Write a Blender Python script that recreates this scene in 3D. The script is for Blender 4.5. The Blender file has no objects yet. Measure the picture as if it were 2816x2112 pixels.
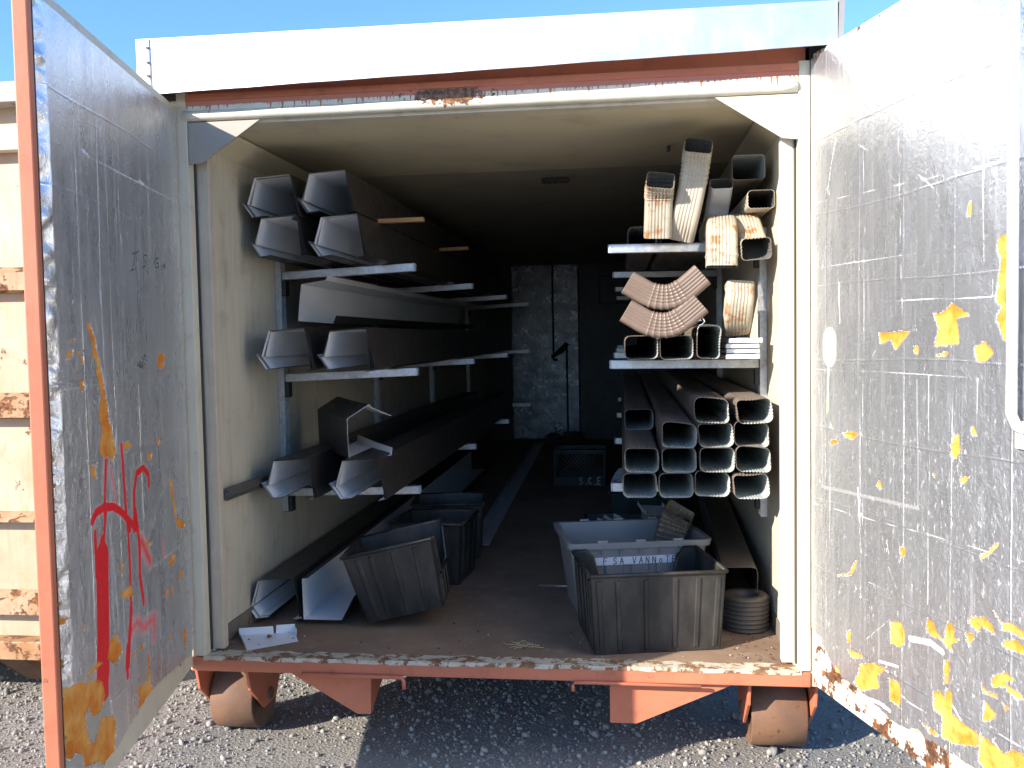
import bpy, bmesh, math, random
import numpy as np
from mathutils import Vector, Matrix
R = math.radians
random.seed(7); RNG = np.random.default_rng(11)
sc = bpy.context.scene

# ------------------------------------------------------------------ camera, sky, sun, exposure
SUN_AZ, SUN_EL = 49.0, 25.0          # the sun's light travels 49 deg to the right of straight-in, 25 deg downward
cam_d = bpy.data.cameras.new("camera"); cam = bpy.data.objects.new("camera", cam_d); sc.collection.objects.link(cam)
cam_d.sensor_width = 36.0; cam_d.lens = 32.2725; cam_d.clip_start = 0.05; cam_d.clip_end = 3000
def cam_axes(yaw, pitch, roll):
    cy, sy, cp, sp = math.cos(yaw), math.sin(yaw), math.cos(pitch), math.sin(pitch)
    f = Vector((-sy*cp, cy*cp, sp)); r0 = Vector((cy, sy, 0)); u0 = r0.cross(f)
    r = math.cos(roll)*r0 + math.sin(roll)*u0
    return r, r.cross(f), f
_r, _u, _f = cam_axes(0.120454848, -0.0519686331, -0.0178432385)
cam.matrix_world = Matrix(((_r.x, _u.x, -_f.x, 0.520793), (_r.y, _u.y, -_f.y, -3.463165), (_r.z, _u.z, -_f.z, 1.267017), (0, 0, 0, 1)))
sc.camera = cam
w = bpy.data.worlds.new("World"); sc.world = w; w.use_nodes = True
nt = w.node_tree; bg = nt.nodes["Background"]
sky = nt.nodes.new("ShaderNodeTexSky"); sky.sky_type = 'NISHITA'; sky.sun_disc = False
sky.sun_elevation = R(SUN_EL); sky.sun_rotation = R(180 + SUN_AZ); sky.altitude = 0; sky.air_density = 1.0; sky.dust_density = 0.45; sky.ozone_density = 8.0
nt.links.new(sky.outputs[0], bg.inputs[0]); bg.inputs[1].default_value = 0.145
sun_d = bpy.data.lights.new("sun", 'SUN'); sun = bpy.data.objects.new("sun", sun_d); sc.collection.objects.link(sun)
sun_d.energy = 4.8; sun_d.angle = R(0.5); sun_d.color = (1.0, 0.92, 0.80)
_sd = Vector((math.sin(R(SUN_AZ))*math.cos(R(SUN_EL)), math.cos(R(SUN_AZ))*math.cos(R(SUN_EL)), -math.sin(R(SUN_EL))))
sun.rotation_euler = _sd.to_track_quat('-Z', 'Y').to_euler(); sun.location = (-6, -6, 6)
sc.view_settings.view_transform = 'Standard'; sc.view_settings.look = 'None'; sc.view_settings.exposure = 1.3; sc.view_settings.gamma = 1
sc.cycles.max_bounces = 10; sc.cycles.diffuse_bounces = 6; sc.cycles.glossy_bounces = 5
sc.cycles.use_denoising = True

# ------------------------------------------------------------------ materials
class NT:
    def __init__(s, name):
        s.m = bpy.data.materials.new(name); s.m.use_nodes = True; s.t = s.m.node_tree
        s.b = s.t.nodes["Principled BSDF"]; s.co = s.t.nodes.new("ShaderNodeTexCoord").outputs["Object"]
    def lk(s, v, sock):
        if hasattr(v, "is_linked") or isinstance(v, bpy.types.NodeSocket): s.t.links.new(v, sock)
        elif isinstance(v, (tuple, list)) and len(v) == 3 and sock.type == 'RGBA': sock.default_value = (*v, 1)
        else: sock.default_value = v
    def mapped(s, scale, co=None):
        n = s.t.nodes.new("ShaderNodeMapping"); n.inputs["Scale"].default_value = scale; s.lk(co or s.co, n.inputs[0]); return n.outputs[0]
    def noise(s, scale, detail=5, rough=.6, stretch=None, dist=0.0, co=None):
        n = s.t.nodes.new("ShaderNodeTexNoise"); n.inputs["Scale"].default_value = scale; n.inputs["Detail"].default_value = detail
        n.inputs["Roughness"].default_value = rough; n.inputs["Distortion"].default_value = dist
        s.lk(s.mapped(stretch, co) if stretch else (co or s.co), n.inputs["Vector"]); return n.outputs["Fac"]
    def voro(s, scale, feature='F1', co=None):
        n = s.t.nodes.new("ShaderNodeTexVoronoi"); n.feature = feature; n.inputs["Scale"].default_value = scale
        s.lk(co or s.co, n.inputs["Vector"]); return n
    def ramp(s, v, a, b, c0=0.0, c1=1.0):
        n = s.t.nodes.new("ShaderNodeMapRange"); n.clamp = True
        s.lk(v, n.inputs[0]); n.inputs[1].default_value = a; n.inputs[2].default_value = b; n.inputs[3].default_value = c0; n.inputs[4].default_value = c1
        return n.outputs[0]
    def math(s, op, a, b=0.0, c=None):
        n = s.t.nodes.new("ShaderNodeMath"); n.operation = op; s.lk(a, n.inputs[0]); s.lk(b, n.inputs[1])
        if c is not None: s.lk(c, n.inputs[2])
        return n.outputs[0]
    def mix(s, f, a, b):
        n = s.t.nodes.new("ShaderNodeMix"); n.data_type = 'RGBA'; s.lk(f, n.inputs[0]); s.lk(a, n.inputs[6]); s.lk(b, n.inputs[7]); return n.outputs[2]
    def attr(s, name):
        n = s.t.nodes.new("ShaderNodeAttribute"); n.attribute_name = name; return n.outputs["Fac"]
    def sep(s, co=None):
        n = s.t.nodes.new("ShaderNodeSeparateXYZ"); s.lk(co or s.co, n.inputs[0]); return n.outputs
    def bump(s, h, strength=.3, dist=.01, normal=None):
        n = s.t.nodes.new("ShaderNodeBump"); n.inputs["Strength"].default_value = strength; n.inputs["Distance"].default_value = dist
        s.lk(h, n.inputs["Height"])
        if normal is not None: s.lk(normal, n.inputs["Normal"])
        return n.outputs[0]
    def out(s, col, rough=.5, metal=0.0, normal=None, spec=None):
        s.lk(col, s.b.inputs["Base Color"]); s.lk(rough, s.b.inputs["Roughness"]); s.lk(metal, s.b.inputs["Metallic"])
        if normal is not None: s.lk(normal, s.b.inputs["Normal"])
        if spec is not None: s.b.inputs["Specular IOR Level"].default_value = spec
        return s.m
RUST_D, RUST_L = (.055, .022, .011), (.22, .085, .025)
def paint(name, col, col2, rust=.62, rough=.5, scale=3.0, metal=0.0, bump=.15, dirt=None, streak=0.0, rscale=9.0):
    n = NT(name)
    c = n.mix(n.ramp(n.noise(scale, 6), .35, .7), col, col2)
    if streak:
        c = n.mix(n.ramp(n.noise(7, 5, stretch=(6, 6, .5)), .5, .75, 0, streak), c, dirt or tuple(v*.45 for v in col))
    if dirt: c = n.mix(n.ramp(n.noise(scale*4, 8, .7), .55, .72, 0, .5), c, dirt)
    rn = n.noise(rscale, 9, .68); m = n.ramp(rn, rust, rust+.035)
    rc = n.mix(n.ramp(n.noise(60, 4), .4, .65), RUST_D, RUST_L)
    c = n.mix(m, c, rc)
    h = n.math('ADD', n.math('MULTIPLY', n.noise(45, 6), .5), n.math('MULTIPLY', m, -.5))
    return n.out(c, n.ramp(m, 0, 1, rough, .9), n.ramp(m, 0, 1, metal, 0), n.bump(h, bump, .004))
ORANGE = paint("orange primer paint", (.52, .165, .085), (.44, .125, .065), .69, .55, bump=.3, dirt=(.25, .09, .05))
CREAM = paint("cream paint", (.62, .56, .43), (.54, .48, .36), .680, .5, dirt=(.32, .27, .19))
PANEL = paint("cream painted panel", (.62, .56, .43), (.53, .47, .35), .735, .6, 1.5, dirt=(.34, .27, .18), streak=.40)
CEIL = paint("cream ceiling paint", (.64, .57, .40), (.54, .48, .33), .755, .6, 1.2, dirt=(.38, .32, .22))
BRIGHT = paint('sunlit toned white trim', (.72, .68, .61), (.64, .59, .52), .715, .6, 6, streak=.2)  # right jamb's trim, lightened to put the sunlight into its colour
GUSS = paint('shade toned gusset', (.33, .30, .255), (.28, .25, .21), .75, .5)  # left gusset's colour darkened to carry the shade on it
CEIL2 = paint("falloff toned dull ceiling paint", (.46, .41, .30), (.36, .32, .24), .74, .6, 1.2, dirt=(.2, .17, .12))  # rear panel's greyer paint, darkened further for the light falloff
WHITE = paint("white coated sheet", (.74, .75, .76), (.66, .67, .69), .80, .35)
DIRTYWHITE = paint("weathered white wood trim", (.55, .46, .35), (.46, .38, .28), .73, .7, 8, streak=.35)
RUSTY = paint("rusted steel roller", (.17, .085, .045), (.10, .055, .036), .63, .75, 9, bump=.5, dirt=(.24, .12, .05), rscale=24)
NEIGH = paint("rust stained cream container", (.42, .345, .255), (.34, .25, .155), .615, .55, 2.6, dirt=(.45, .22, .09), streak=.45, rscale=9)
NEIGHR = paint('rusty rib', (.38, .28, .18), (.30, .15, .06), .50, .6, 5, dirt=(.34, .13, .04), streak=.6, rscale=14)
RUBBER = paint("dark rubber gasket", (.02, .02, .018), (.06, .055, .04), .9, .7)
BLACKPAINT = paint("blackened steel", (.02, .02, .022), (.035, .033, .03), .72, .5)
def galv():
    n = NT("galvanised steel"); v = n.voro(70).outputs["Color"]
    g = n.ramp(v, 0, 1, .46, .62); cc = n.t.nodes.new("ShaderNodeCombineColor")
    for i in range(3): n.lk(n.math('MULTIPLY', g, (1, 1.01, 1.03)[i]), cc.inputs[i])
    c = n.mix(n.ramp(n.noise(14, 6), .58, .7, 0, .6), cc.outputs[0], (.30, .28, .25))
    return n.out(c, n.ramp(n.noise(30, 4), .3, .7, .34, .55), .85, n.bump(n.noise(90, 4), .05, .002))
GALV = galv()
def roofmat():
    n = NT("bare white roof flashing")
    c = n.mix(n.ramp(n.noise(3, 6), .4, .7), (.66, .69, .72), (.58, .62, .66))
    c = n.mix(n.ramp(n.noise(10, 6, stretch=(4, 4, .6)), .66, .72, 0, .6), c, (.88, .88, .88))
    return n.out(c, n.ramp(n.noise(16, 5), .3, .7, .33, .45), .72, n.bump(n.noise(1.2, 3), .25, .03))
ROOF = roofmat()
def floormat():
    n = NT("dirty steel and plywood floor")
    c = n.mix(n.ramp(n.noise(2.2, 8, .65), .35, .68), (.17, .108, .070), (.27, .178, .112))
    c = n.mix(n.ramp(n.noise(9, 8, .7), .54, .68, 0, .8), c, (.26, .20, .15))
    c = n.mix(n.ramp(n.noise(26, 6, .7), .655, .70), c, (.04, .025, .018))
    c = n.mix(n.ramp(n.noise(120, 3), .72, .76), c, (.45, .40, .33))
    return n.out(c, .85, 0, n.bump(n.noise(60, 7, .7), .35, .004))
FLOOR = floormat()
def lipmat():
    n = NT("chipped cream sill paint")
    a = n.noise(11, 9, .75, stretch=(1, 1.3, 1)); m = n.ramp(a, .50, .53)
    c = n.mix(n.ramp(n.noise(40, 5), .4, .65), (.14, .07, .035), (.26, .13, .06))
    c = n.mix(m, n.mix(n.ramp(n.noise(20, 5), .42, .7), (.52, .47, .37), (.34, .29, .20)), c)
    return n.out(c, n.ramp(m, 0, 1, .5, .9), 0, n.bump(m, -.4, .003))
LIP = lipmat()
def headmat():                                  # cream steel with the orange coat run down over it in drips
    n = NT("cream header with orange paint runs"); x, y, z = n.sep()
    lo = n.noise(1.3, 2, stretch=(1, 0, 0)); dr = n.math('MULTIPLY', n.noise(85, 2, .4, stretch=(1, 0, 0)), n.math('ADD', .7, n.math('MULTIPLY', n.noise(21, 2, .5, stretch=(1, 0, 0)), .6))); amp = n.ramp(n.noise(.9, 2, stretch=(1, 0, 0)), .38, .6, .1, 1)
    edge = n.math('ADD', 2.177, n.math('MULTIPLY', lo, .016))
    drip = n.math('MULTIPLY', n.math('POWER', n.ramp(dr, .50, .66), 1.5), n.math('MULTIPLY', amp, .055))
    edge = n.math('SUBTRACT', edge, drip)
    m = n.ramp(n.math('SUBTRACT', z, edge), 0, .002)
    c = n.mix(n.ramp(n.noise(12, 6), .4, .7), (.64, .60, .50), (.55, .50, .40))
    c = n.mix(m, c, n.mix(n.noise(5, 5), (.47, .17, .11), (.40, .13, .075)))
    r = n.ramp(n.noise(6.5, 9, .68), .64, .665); c = n.mix(r, c, n.mix(n.ramp(n.noise(50, 4), .4, .65), (.05, .02, .012), (.24, .10, .03)))
    dx = n.math('DIVIDE', n.math('ADD', x, .12), .15); dz = n.math('DIVIDE', n.math('SUBTRACT', z, 2.184), .042)
    rr = n.math('SUBTRACT', n.math('ADD', 1.0, n.math('MULTIPLY', n.math('SUBTRACT', n.noise(28, 7, .7), .5), 3.2)), n.math('SQRT', n.math('ADD', n.math('MULTIPLY', dx, dx), n.math('MULTIPLY', dz, dz))))
    c = n.mix(n.ramp(rr, 0, .12), c, n.mix(n.ramp(n.noise(60, 5), .4, .62), (.05, .022, .014), (.27, .12, .04)))
    return n.out(c, .45, 0, n.bump(n.math('ADD', m, n.noise(50, 5)), .2, .003))
HEAD = headmat()
def sheet(name, c1, c2, rough, spec=.5):
    n = NT(name); c = n.mix(n.ramp(n.noise(6, 5, stretch=(1, .3, 1)), .35, .7), c1, c2)
    c = n.mix(n.ramp(n.noise(50, 5), .67, .75, 0, .35), c, (.35, .33, .30))
    return n.out(c, n.ramp(n.noise(18, 4), .3, .7, rough-.06, rough+.1), 0, n.bump(n.noise(4, 3), .1, .01), spec)
BROWN = sheet("brown gutter coating", (.040, .034, .029), (.030, .026, .022), .42)
GREYIN = sheet("pale gutter lining", (.78, .78, .78), (.70, .70, .70), .40)
DSOUT = sheet("brown downspout coating", (.165, .132, .108), (.125, .10, .083), .45)
DSIN = sheet("grey green downspout lining", (.43, .46, .44), (.37, .40, .38), .40)
TAN = sheet("tan elbow coating", (.165, .118, .090), (.140, .098, .075), .45)
TANIN = sheet("tan elbow lining", (.20, .16, .13), (.16, .13, .10), .5)
def rustyelbow():
    n = NT("rust streaked pale elbow coating")
    c = n.mix(n.ramp(n.noise(11, 6), .35, .7), (.40, .35, .27), (.30, .26, .20))
    c = n.mix(n.ramp(n.noise(14, 8, .7), .52, .60), c, (.27, .13, .05)); c = n.mix(n.ramp(n.noise(45, 6, .7), .62, .68), c, (.14, .06, .025))
    return n.out(c, .55, 0, n.bump(n.noise(70, 5), .2, .003))
RELB = rustyelbow()
PALE = sheet("pale weathered downspout coating", (.42, .37, .29), (.35, .30, .24), .5)
def plastic(name, c1, dust, rough, amt=.5):
    n = NT(name); c = n.mix(n.ramp(n.noise(7, 8, .7, stretch=(1, 1, .35)), .45, .78, 0, amt), c1, dust)
    c = n.mix(n.ramp(n.noise(160, 2), .74, .78, 0, .6), c, (.4, .37, .33))
    return n.out(c, n.ramp(n.noise(12, 6), .3, .7, rough-.08, rough+.15), 0, n.bump(n.noise(140, 3), .06, .001))
BIN = plastic("dusty black plastic", (.012, .012, .012), (.085, .073, .060), .42, .75)
TOTE = plastic("grey plastic", (.24, .24, .24), (.31, .30, .28), .42, .4)
CRATE = plastic("dark green plastic", (.008, .022, .020), (.03, .03, .03), .5)
WOOD = paint("raw pine stick", (.46, .26, .11), (.38, .20, .085), .95, .7, 12)
TAPEW = paint("white tape", (.78, .79, .82), (.72, .73, .77), .95, .45)
INKM = paint("black marker", (.02, .02, .03), (.03, .03, .045), .95, .6)
BAG = paint("clear plastic bag", (.42, .47, .53), (.30, .34, .40), .95, .25)
STRAW = paint("dry straw", (.50, .40, .22), (.42, .32, .16), .95, .8)
GLOVE = paint("dark scrap", (.05, .045, .04), (.08, .07, .06), .9, .8)

def foilmat():
    n = NT("torn aluminium foil facing"); nz = n.noise(55, 6, .65); nf = n.noise(220, 3)
    rag = n.math('ADD', n.math('MULTIPLY', n.math('SUBTRACT', nz, .5), .022), n.math('MULTIPLY', n.math('SUBTRACT', n.noise(120, 5, .75), .5), .022))
    tear = n.math('ADD', n.attr("tear"), rag)
    speck = n.math('SUBTRACT', n.ramp(n.noise(17, 7, .72, stretch=(1, 1, .55)), .655, .67), 0)
    speck = n.math('MULTIPLY', speck, n.attr("wear"))
    tm = n.math('MAXIMUM', n.ramp(tear, .001, -.001), n.ramp(speck, .4, .6))
    hm = n.ramp(n.math('ADD', n.attr("hole"), n.math('MULTIPLY', rag, .6)), .001, -.001)
    rm = n.ramp(n.math('ADD', n.attr("red"), n.math('MULTIPLY', n.math('SUBTRACT', nf, .5), .45)), .12, .72)
    im = n.ramp(n.math('ADD', n.attr("ink"), n.math('MULTIPLY', rag, .03)), .0009, -.0009)
    ym = n.ramp(n.attr("spray"), .1, .8, 0, .9); tp = n.ramp(n.attr("tape"), .0012, -.0012, 0, .35)
    # scratches and scuffs that took the shine off, plus painted sparkle of wrinkles
    scuff = n.ramp(n.noise(26, 8, .75, stretch=(1.6, 1, .22)), .56, .66); scuff2 = n.ramp(n.noise(60, 7, .75), .62, .68)
    sc_ = n.ramp(n.math('ADD', n.attr('scratch'), n.math('MULTIPLY', rag, .12)), .0008, -.0008)
    spk = n.math('MULTIPLY', n.ramp(n.noise(48, 6, .7, stretch=(1.5, 1, .5)), .60, .64), n.math('ADD', .08, n.math('MULTIPLY', n.attr('wear'), .6)))
    sm = n.math('MAXIMUM', n.math('MAXIMUM', n.math('MULTIPLY', n.math('MULTIPLY', n.math('MAXIMUM', scuff, n.ramp(n.noise(16, 6, .7, stretch=(3.2, 1, .10)), .54, .66)), .5), n.attr('aged')), n.math('MULTIPLY', scuff2, n.math('MULTIPLY', n.attr('aged'), .8))), n.math('MAXIMUM', sc_, spk))
    base = n.mix(n.ramp(n.noise(3.5, 6, stretch=(2.5, 1, .5)), .3, .7), (.89, .88, .865), (.71, .70, .69)); base = n.mix(n.math('SUBTRACT', 1.0, n.attr('aged')), base, (.50, .525, .57)); dull = n.attr('dull')
    base = n.mix(n.math('MULTIPLY', sm, .8), base, (.84, .84, .84))
    base = n.mix(n.math('MULTIPLY', n.ramp(n.attr('seam'), .0035, 0), .22), base, (.86, .86, .86))  # bright glint of the seam ridges painted into the base colour
    base = n.mix(tp, base, (.22, .17, .11))
    foam = n.mix(n.ramp(n.noise(28, 6), .38, .62), (.60, .165, .010), (.66, .225, .020))
    foam = n.mix(n.ramp(n.noise(11, 7, .6), .42, .72), foam, (.77, .43, .11))
    base = n.mix(ym, base, (.78, .74, .33)); base = n.mix(rm, base, (.74, .010, .016)); base = n.mix(im, base, (.015, .015, .018))
    base = n.mix(tm, base, foam); base = n.mix(hm, base, (.40, .36, .29))
    opaque = n.math('MAXIMUM', n.math('MAXIMUM', tm, hm), n.math('MAXIMUM', n.math('MAXIMUM', rm, im), n.math('MAXIMUM', ym, tp)))
    metal = n.math('MULTIPLY', n.math('SUBTRACT', 1.0, opaque), n.math('SUBTRACT', n.math('SUBTRACT', 1.0, n.math('MULTIPLY', sm, .55)), n.math('MULTIPLY', dull, .8)))
    rough = n.ramp(opaque, 0, 1, 0, 1); rough = n.math('ADD', n.math('MULTIPLY', rough, .3), n.math('ADD', n.math('ADD', n.math('MULTIPLY', dull, .35), n.math('MULTIPLY', n.math('SUBTRACT', 1.0, n.attr('aged')), .03)), n.ramp(n.noise(7, 6, stretch=(2, 1, .4)), .3, .7, .14, .28)))
    rough = n.math('MAXIMUM', rough, n.math('MULTIPLY', tm, .9))
    seam = n.ramp(n.attr("seam"), .0045, 0)
    h = n.math('ADD', n.math('MULTIPLY', n.noise(38, 5, .6, dist=1.5), 1.0), n.math('MULTIPLY', n.noise(9, 4, .55, stretch=(1.4, 1, .6)), 2.0))
    h = n.math('ADD', h, n.math('MULTIPLY', seam, .7)); h = n.math('ADD', h, n.math('MULTIPLY', n.noise(110, 5, .7), .5))
    h = n.math('ADD', n.math('MULTIPLY', h, n.math('ADD', .45, n.math('MULTIPLY', n.attr('wear'), .75))), n.math('MULTIPLY', tm, -1.2))
    fine = n.bump(n.math('ADD', n.noise(150, 6, .75, stretch=(1, 1, .8)), n.math('MULTIPLY', scuff2, .6)), .30, .003)
    return n.out(base, rough, metal, n.bump(h, .55, .007, fine))
FOIL = foilmat()
def frostfoil():
    n = NT("old foil facing")
    v = n.t.nodes.new("ShaderNodeTexBrick"); n.lk(n.mapped((1, 1, 1)), v.inputs["Vector"])
    base = n.mix(n.ramp(n.noise(6, 6), .3, .7), (.25, .26, .285), (.12, .118, .125))
    h = n.math('ADD', n.noise(30, 5, .6, dist=1.2), n.math('MULTIPLY', n.noise(9, 4), 2.0))
    return n.out(base, n.ramp(n.noise(8, 5), .3, .7, .22, .4), .92, n.bump(h, .5, .008))
OLDFOIL = frostfoil()
def groundmat():
    n = NT("dusty gravel ground")
    c = n.mix(n.ramp(n.noise(2.2, 8, .65), .38, .66), (.28, .26, .225), (.21, .195, .175))
    v = n.voro(75); c = n.mix(n.ramp(v.outputs["Color"], 0, 1, 0, .55), c, (.10, .10, .105))
    c = n.mix(n.ramp(n.noise(190, 3), .5, .75, 0, .5), c, (.34, .32, .28))
    h = n.math('ADD', n.math('MULTIPLY', v.outputs["Distance"], -1.2), n.noise(240, 4, .7))
    return n.out(c, .95, 0, n.bump(h, .7, .008))
GROUND = groundmat()
def stonemat():
    n = NT("crushed gravel stone"); a = n.attr("tone")
    c = n.mix(a, (.165, .158, .148), (.38, .36, .32)); c = n.mix(n.ramp(n.noise(150, 4), .4, .7, 0, .5), c, (.20, .19, .17))
    return n.out(c, .9, 0, n.bump(n.noise(260, 4), .4, .003))
STONE = stonemat()

# ------------------------------------------------------------------ mesh helpers
class MB:
    """collects shapes for ONE mesh object"""
    def __init__(s): s.v = []; s.f = []; s.mi = []; s.sm = []
    def add(s, vs, fs, mi=0, smooth=False):
        b = len(s.v); s.v += [tuple(v) for v in vs]; s.f += [tuple(b+i for i in f) for f in fs]
        s.mi += [mi]*len(fs); s.sm += [smooth]*len(fs); return s
    def box(s, a, b, mi=0, M=None):
        x0, y0, z0 = a; x1, y1, z1 = b
        vs = [(x0,y0,z0),(x1,y0,z0),(x1,y1,z0),(x0,y1,z0),(x0,y0,z1),(x1,y0,z1),(x1,y1,z1),(x0,y1,z1)]
        if M is not None: vs = [M @ Vector(v) for v in vs]
        return s.add(vs, [(0,3,2,1),(4,5,6,7),(0,1,5,4),(1,2,6,5),(2,3,7,6),(3,0,4,7)], mi)
    def prism(s, pts, axis, a, b, mi=0):            # closed polygon extruded along an axis; pts are the two other coordinates
        n = len(pts)
        def P(p, t): return {'x': (t, p[0], p[1]), 'y': (p[0], t, p[1]), 'z': (p[0], p[1], t)}[axis]
        vs = [P(p, a) for p in pts] + [P(p, b) for p in pts]
        fs = [tuple(range(n)), tuple(range(2*n-1, n-1, -1))] + [(i, i+n, (i+1) % n+n, (i+1) % n) for i in range(n)]
        return s.add(vs, fs, mi)
    def tube(s, path, r, n=10, mi=0):               # round bar along a path
        P = [Vector(p) for p in path]; rings = []
        for i, p in enumerate(P):
            t = (P[min(i+1, len(P)-1)] - P[max(i-1, 0)]).normalized()
            u = t.cross(Vector((0, 0, 1)) if abs(t.z) < .9 else Vector((1, 0, 0))).normalized(); w_ = t.cross(u)
            rr = r[i] if isinstance(r, (list, tuple)) else r
            rings.append([p + rr*(math.cos(2*math.pi*k/n)*u + math.sin(2*math.pi*k/n)*w_) for k in range(n)])
        vs = [v for g in rings for v in g]; fs = []
        for i in range(len(P)-1):
            for k in range(n): fs.append((i*n+k, i*n+(k+1) % n, (i+1)*n+(k+1) % n, (i+1)*n+k))
        s.add(vs, fs, mi, True); m = (len(P)-1)*n
        b = len(s.v) - len(vs)
        s.f += [tuple(b+k for k in range(n-1, -1, -1)), tuple(b+m+k for k in range(n))]; s.mi += [mi, mi]; s.sm += [False, False]
        return s
    def lathe(s, prof, c, axis='z', n=40, mi=0, smooth=True):  # prof: (radius, height) ; closed ring profile
        vs = []; fs = []; m = len(prof)
        for k in range(n):
            a = 2*math.pi*k/n; ca, sa = math.cos(a), math.sin(a)
            for r, h in prof:
                vs.append((c[0]+r*ca, c[1]+r*sa, c[2]+h) if axis == 'z' else (c[0]+h, c[1]+r*ca, c[2]+r*sa))
        for k in range(n):
            for i in range(m): fs.append((k*m+i, ((k+1) % n)*m+i, ((k+1) % n)*m+(i+1) % m, k*m+(i+1) % m))
        return s.add(vs, fs, mi, smooth)
    def build(s, name, mats, parent=None, bevel=0.0, loc=None):
        me = bpy.data.meshes.new(name); me.from_pydata(s.v, [], s.f); me.update()
        for m in (mats if isinstance(mats, (list, tuple)) else [mats]): me.materials.append(m)
        me.polygons.foreach_set("material_index", s.mi); me.polygons.foreach_set("use_smooth", s.sm)
        bm = bmesh.new(); bm.from_mesh(me); bmesh.ops.recalc_face_normals(bm, faces=bm.faces) if getattr(s, 'fix', True) else None; bm.to_mesh(me); bm.free()
        o = bpy.data.objects.new(name, me); sc.collection.objects.link(o)
        if parent is not None: o.parent = parent
        if loc is not None: o.location = loc
        if bevel: 
            md = o.modifiers.new("bevel", 'BEVEL'); md.width = bevel; md.segments = 2; md.limit_method = 'ANGLE'; md.angle_limit = R(40)
        return o
def tag(o, label, cat, group=None, kind=None):
    o["label"] = label; o["category"] = cat
    if group: o["group"] = group
    if kind: o["kind"] = kind
    return o
def thing(name, label, cat, loc=(0, 0, 0), rotz=0.0, group=None):
    o = bpy.data.objects.new(name, None); o.empty_display_size = .1; sc.collection.objects.link(o); o.location = loc; o.rotation_euler = (0, 0, rotz)
    return tag(o, label, cat, group)
def structure(o): o["kind"] = "structure"; return o
def dup_tree(root):
    r = root.copy(); sc.collection.objects.link(r)
    for ch in root.children:
        c = ch.copy(); sc.collection.objects.link(c); c.parent = r
        for g in ch.children: d = g.copy(); sc.collection.objects.link(d); d.parent = c
    return r
def sdf_poly(X, Z, poly):
    P = np.array(poly); d = np.full(X.shape, 9.0); ins = np.zeros(X.shape, bool); n = len(P)
    for i in range(n):
        a, b = P[i], P[(i+1) % n]; e = b-a; L = max(e@e, 1e-12)
        t = np.clip(((X-a[0])*e[0]+(Z-a[1])*e[1])/L, 0, 1); d = np.minimum(d, np.hypot(X-a[0]-t*e[0], Z-a[1]-t*e[1]))
        c = ((a[1] > Z) != (b[1] > Z)) & (X < (b[0]-a[0])*(Z-a[1])/((b[1]-a[1]) if abs(b[1]-a[1]) > 1e-9 else 1e-9)+a[0]); ins ^= c
    return np.where(ins, -d, d)
def sd_line(X, Z, pts):
    d = np.full(X.shape, 9.0)
    for a, b in zip(pts[:-1], pts[1:]):
        a = np.array(a); e = np.array(b)-a; L = max(e@e, 1e-12); t = np.clip(((X-a[0])*e[0]+(Z-a[1])*e[1])/L, 0, 1)
        d = np.minimum(d, np.hypot(X-a[0]-t*e[0], Z-a[1]-t*e[1]))
    return d

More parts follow.
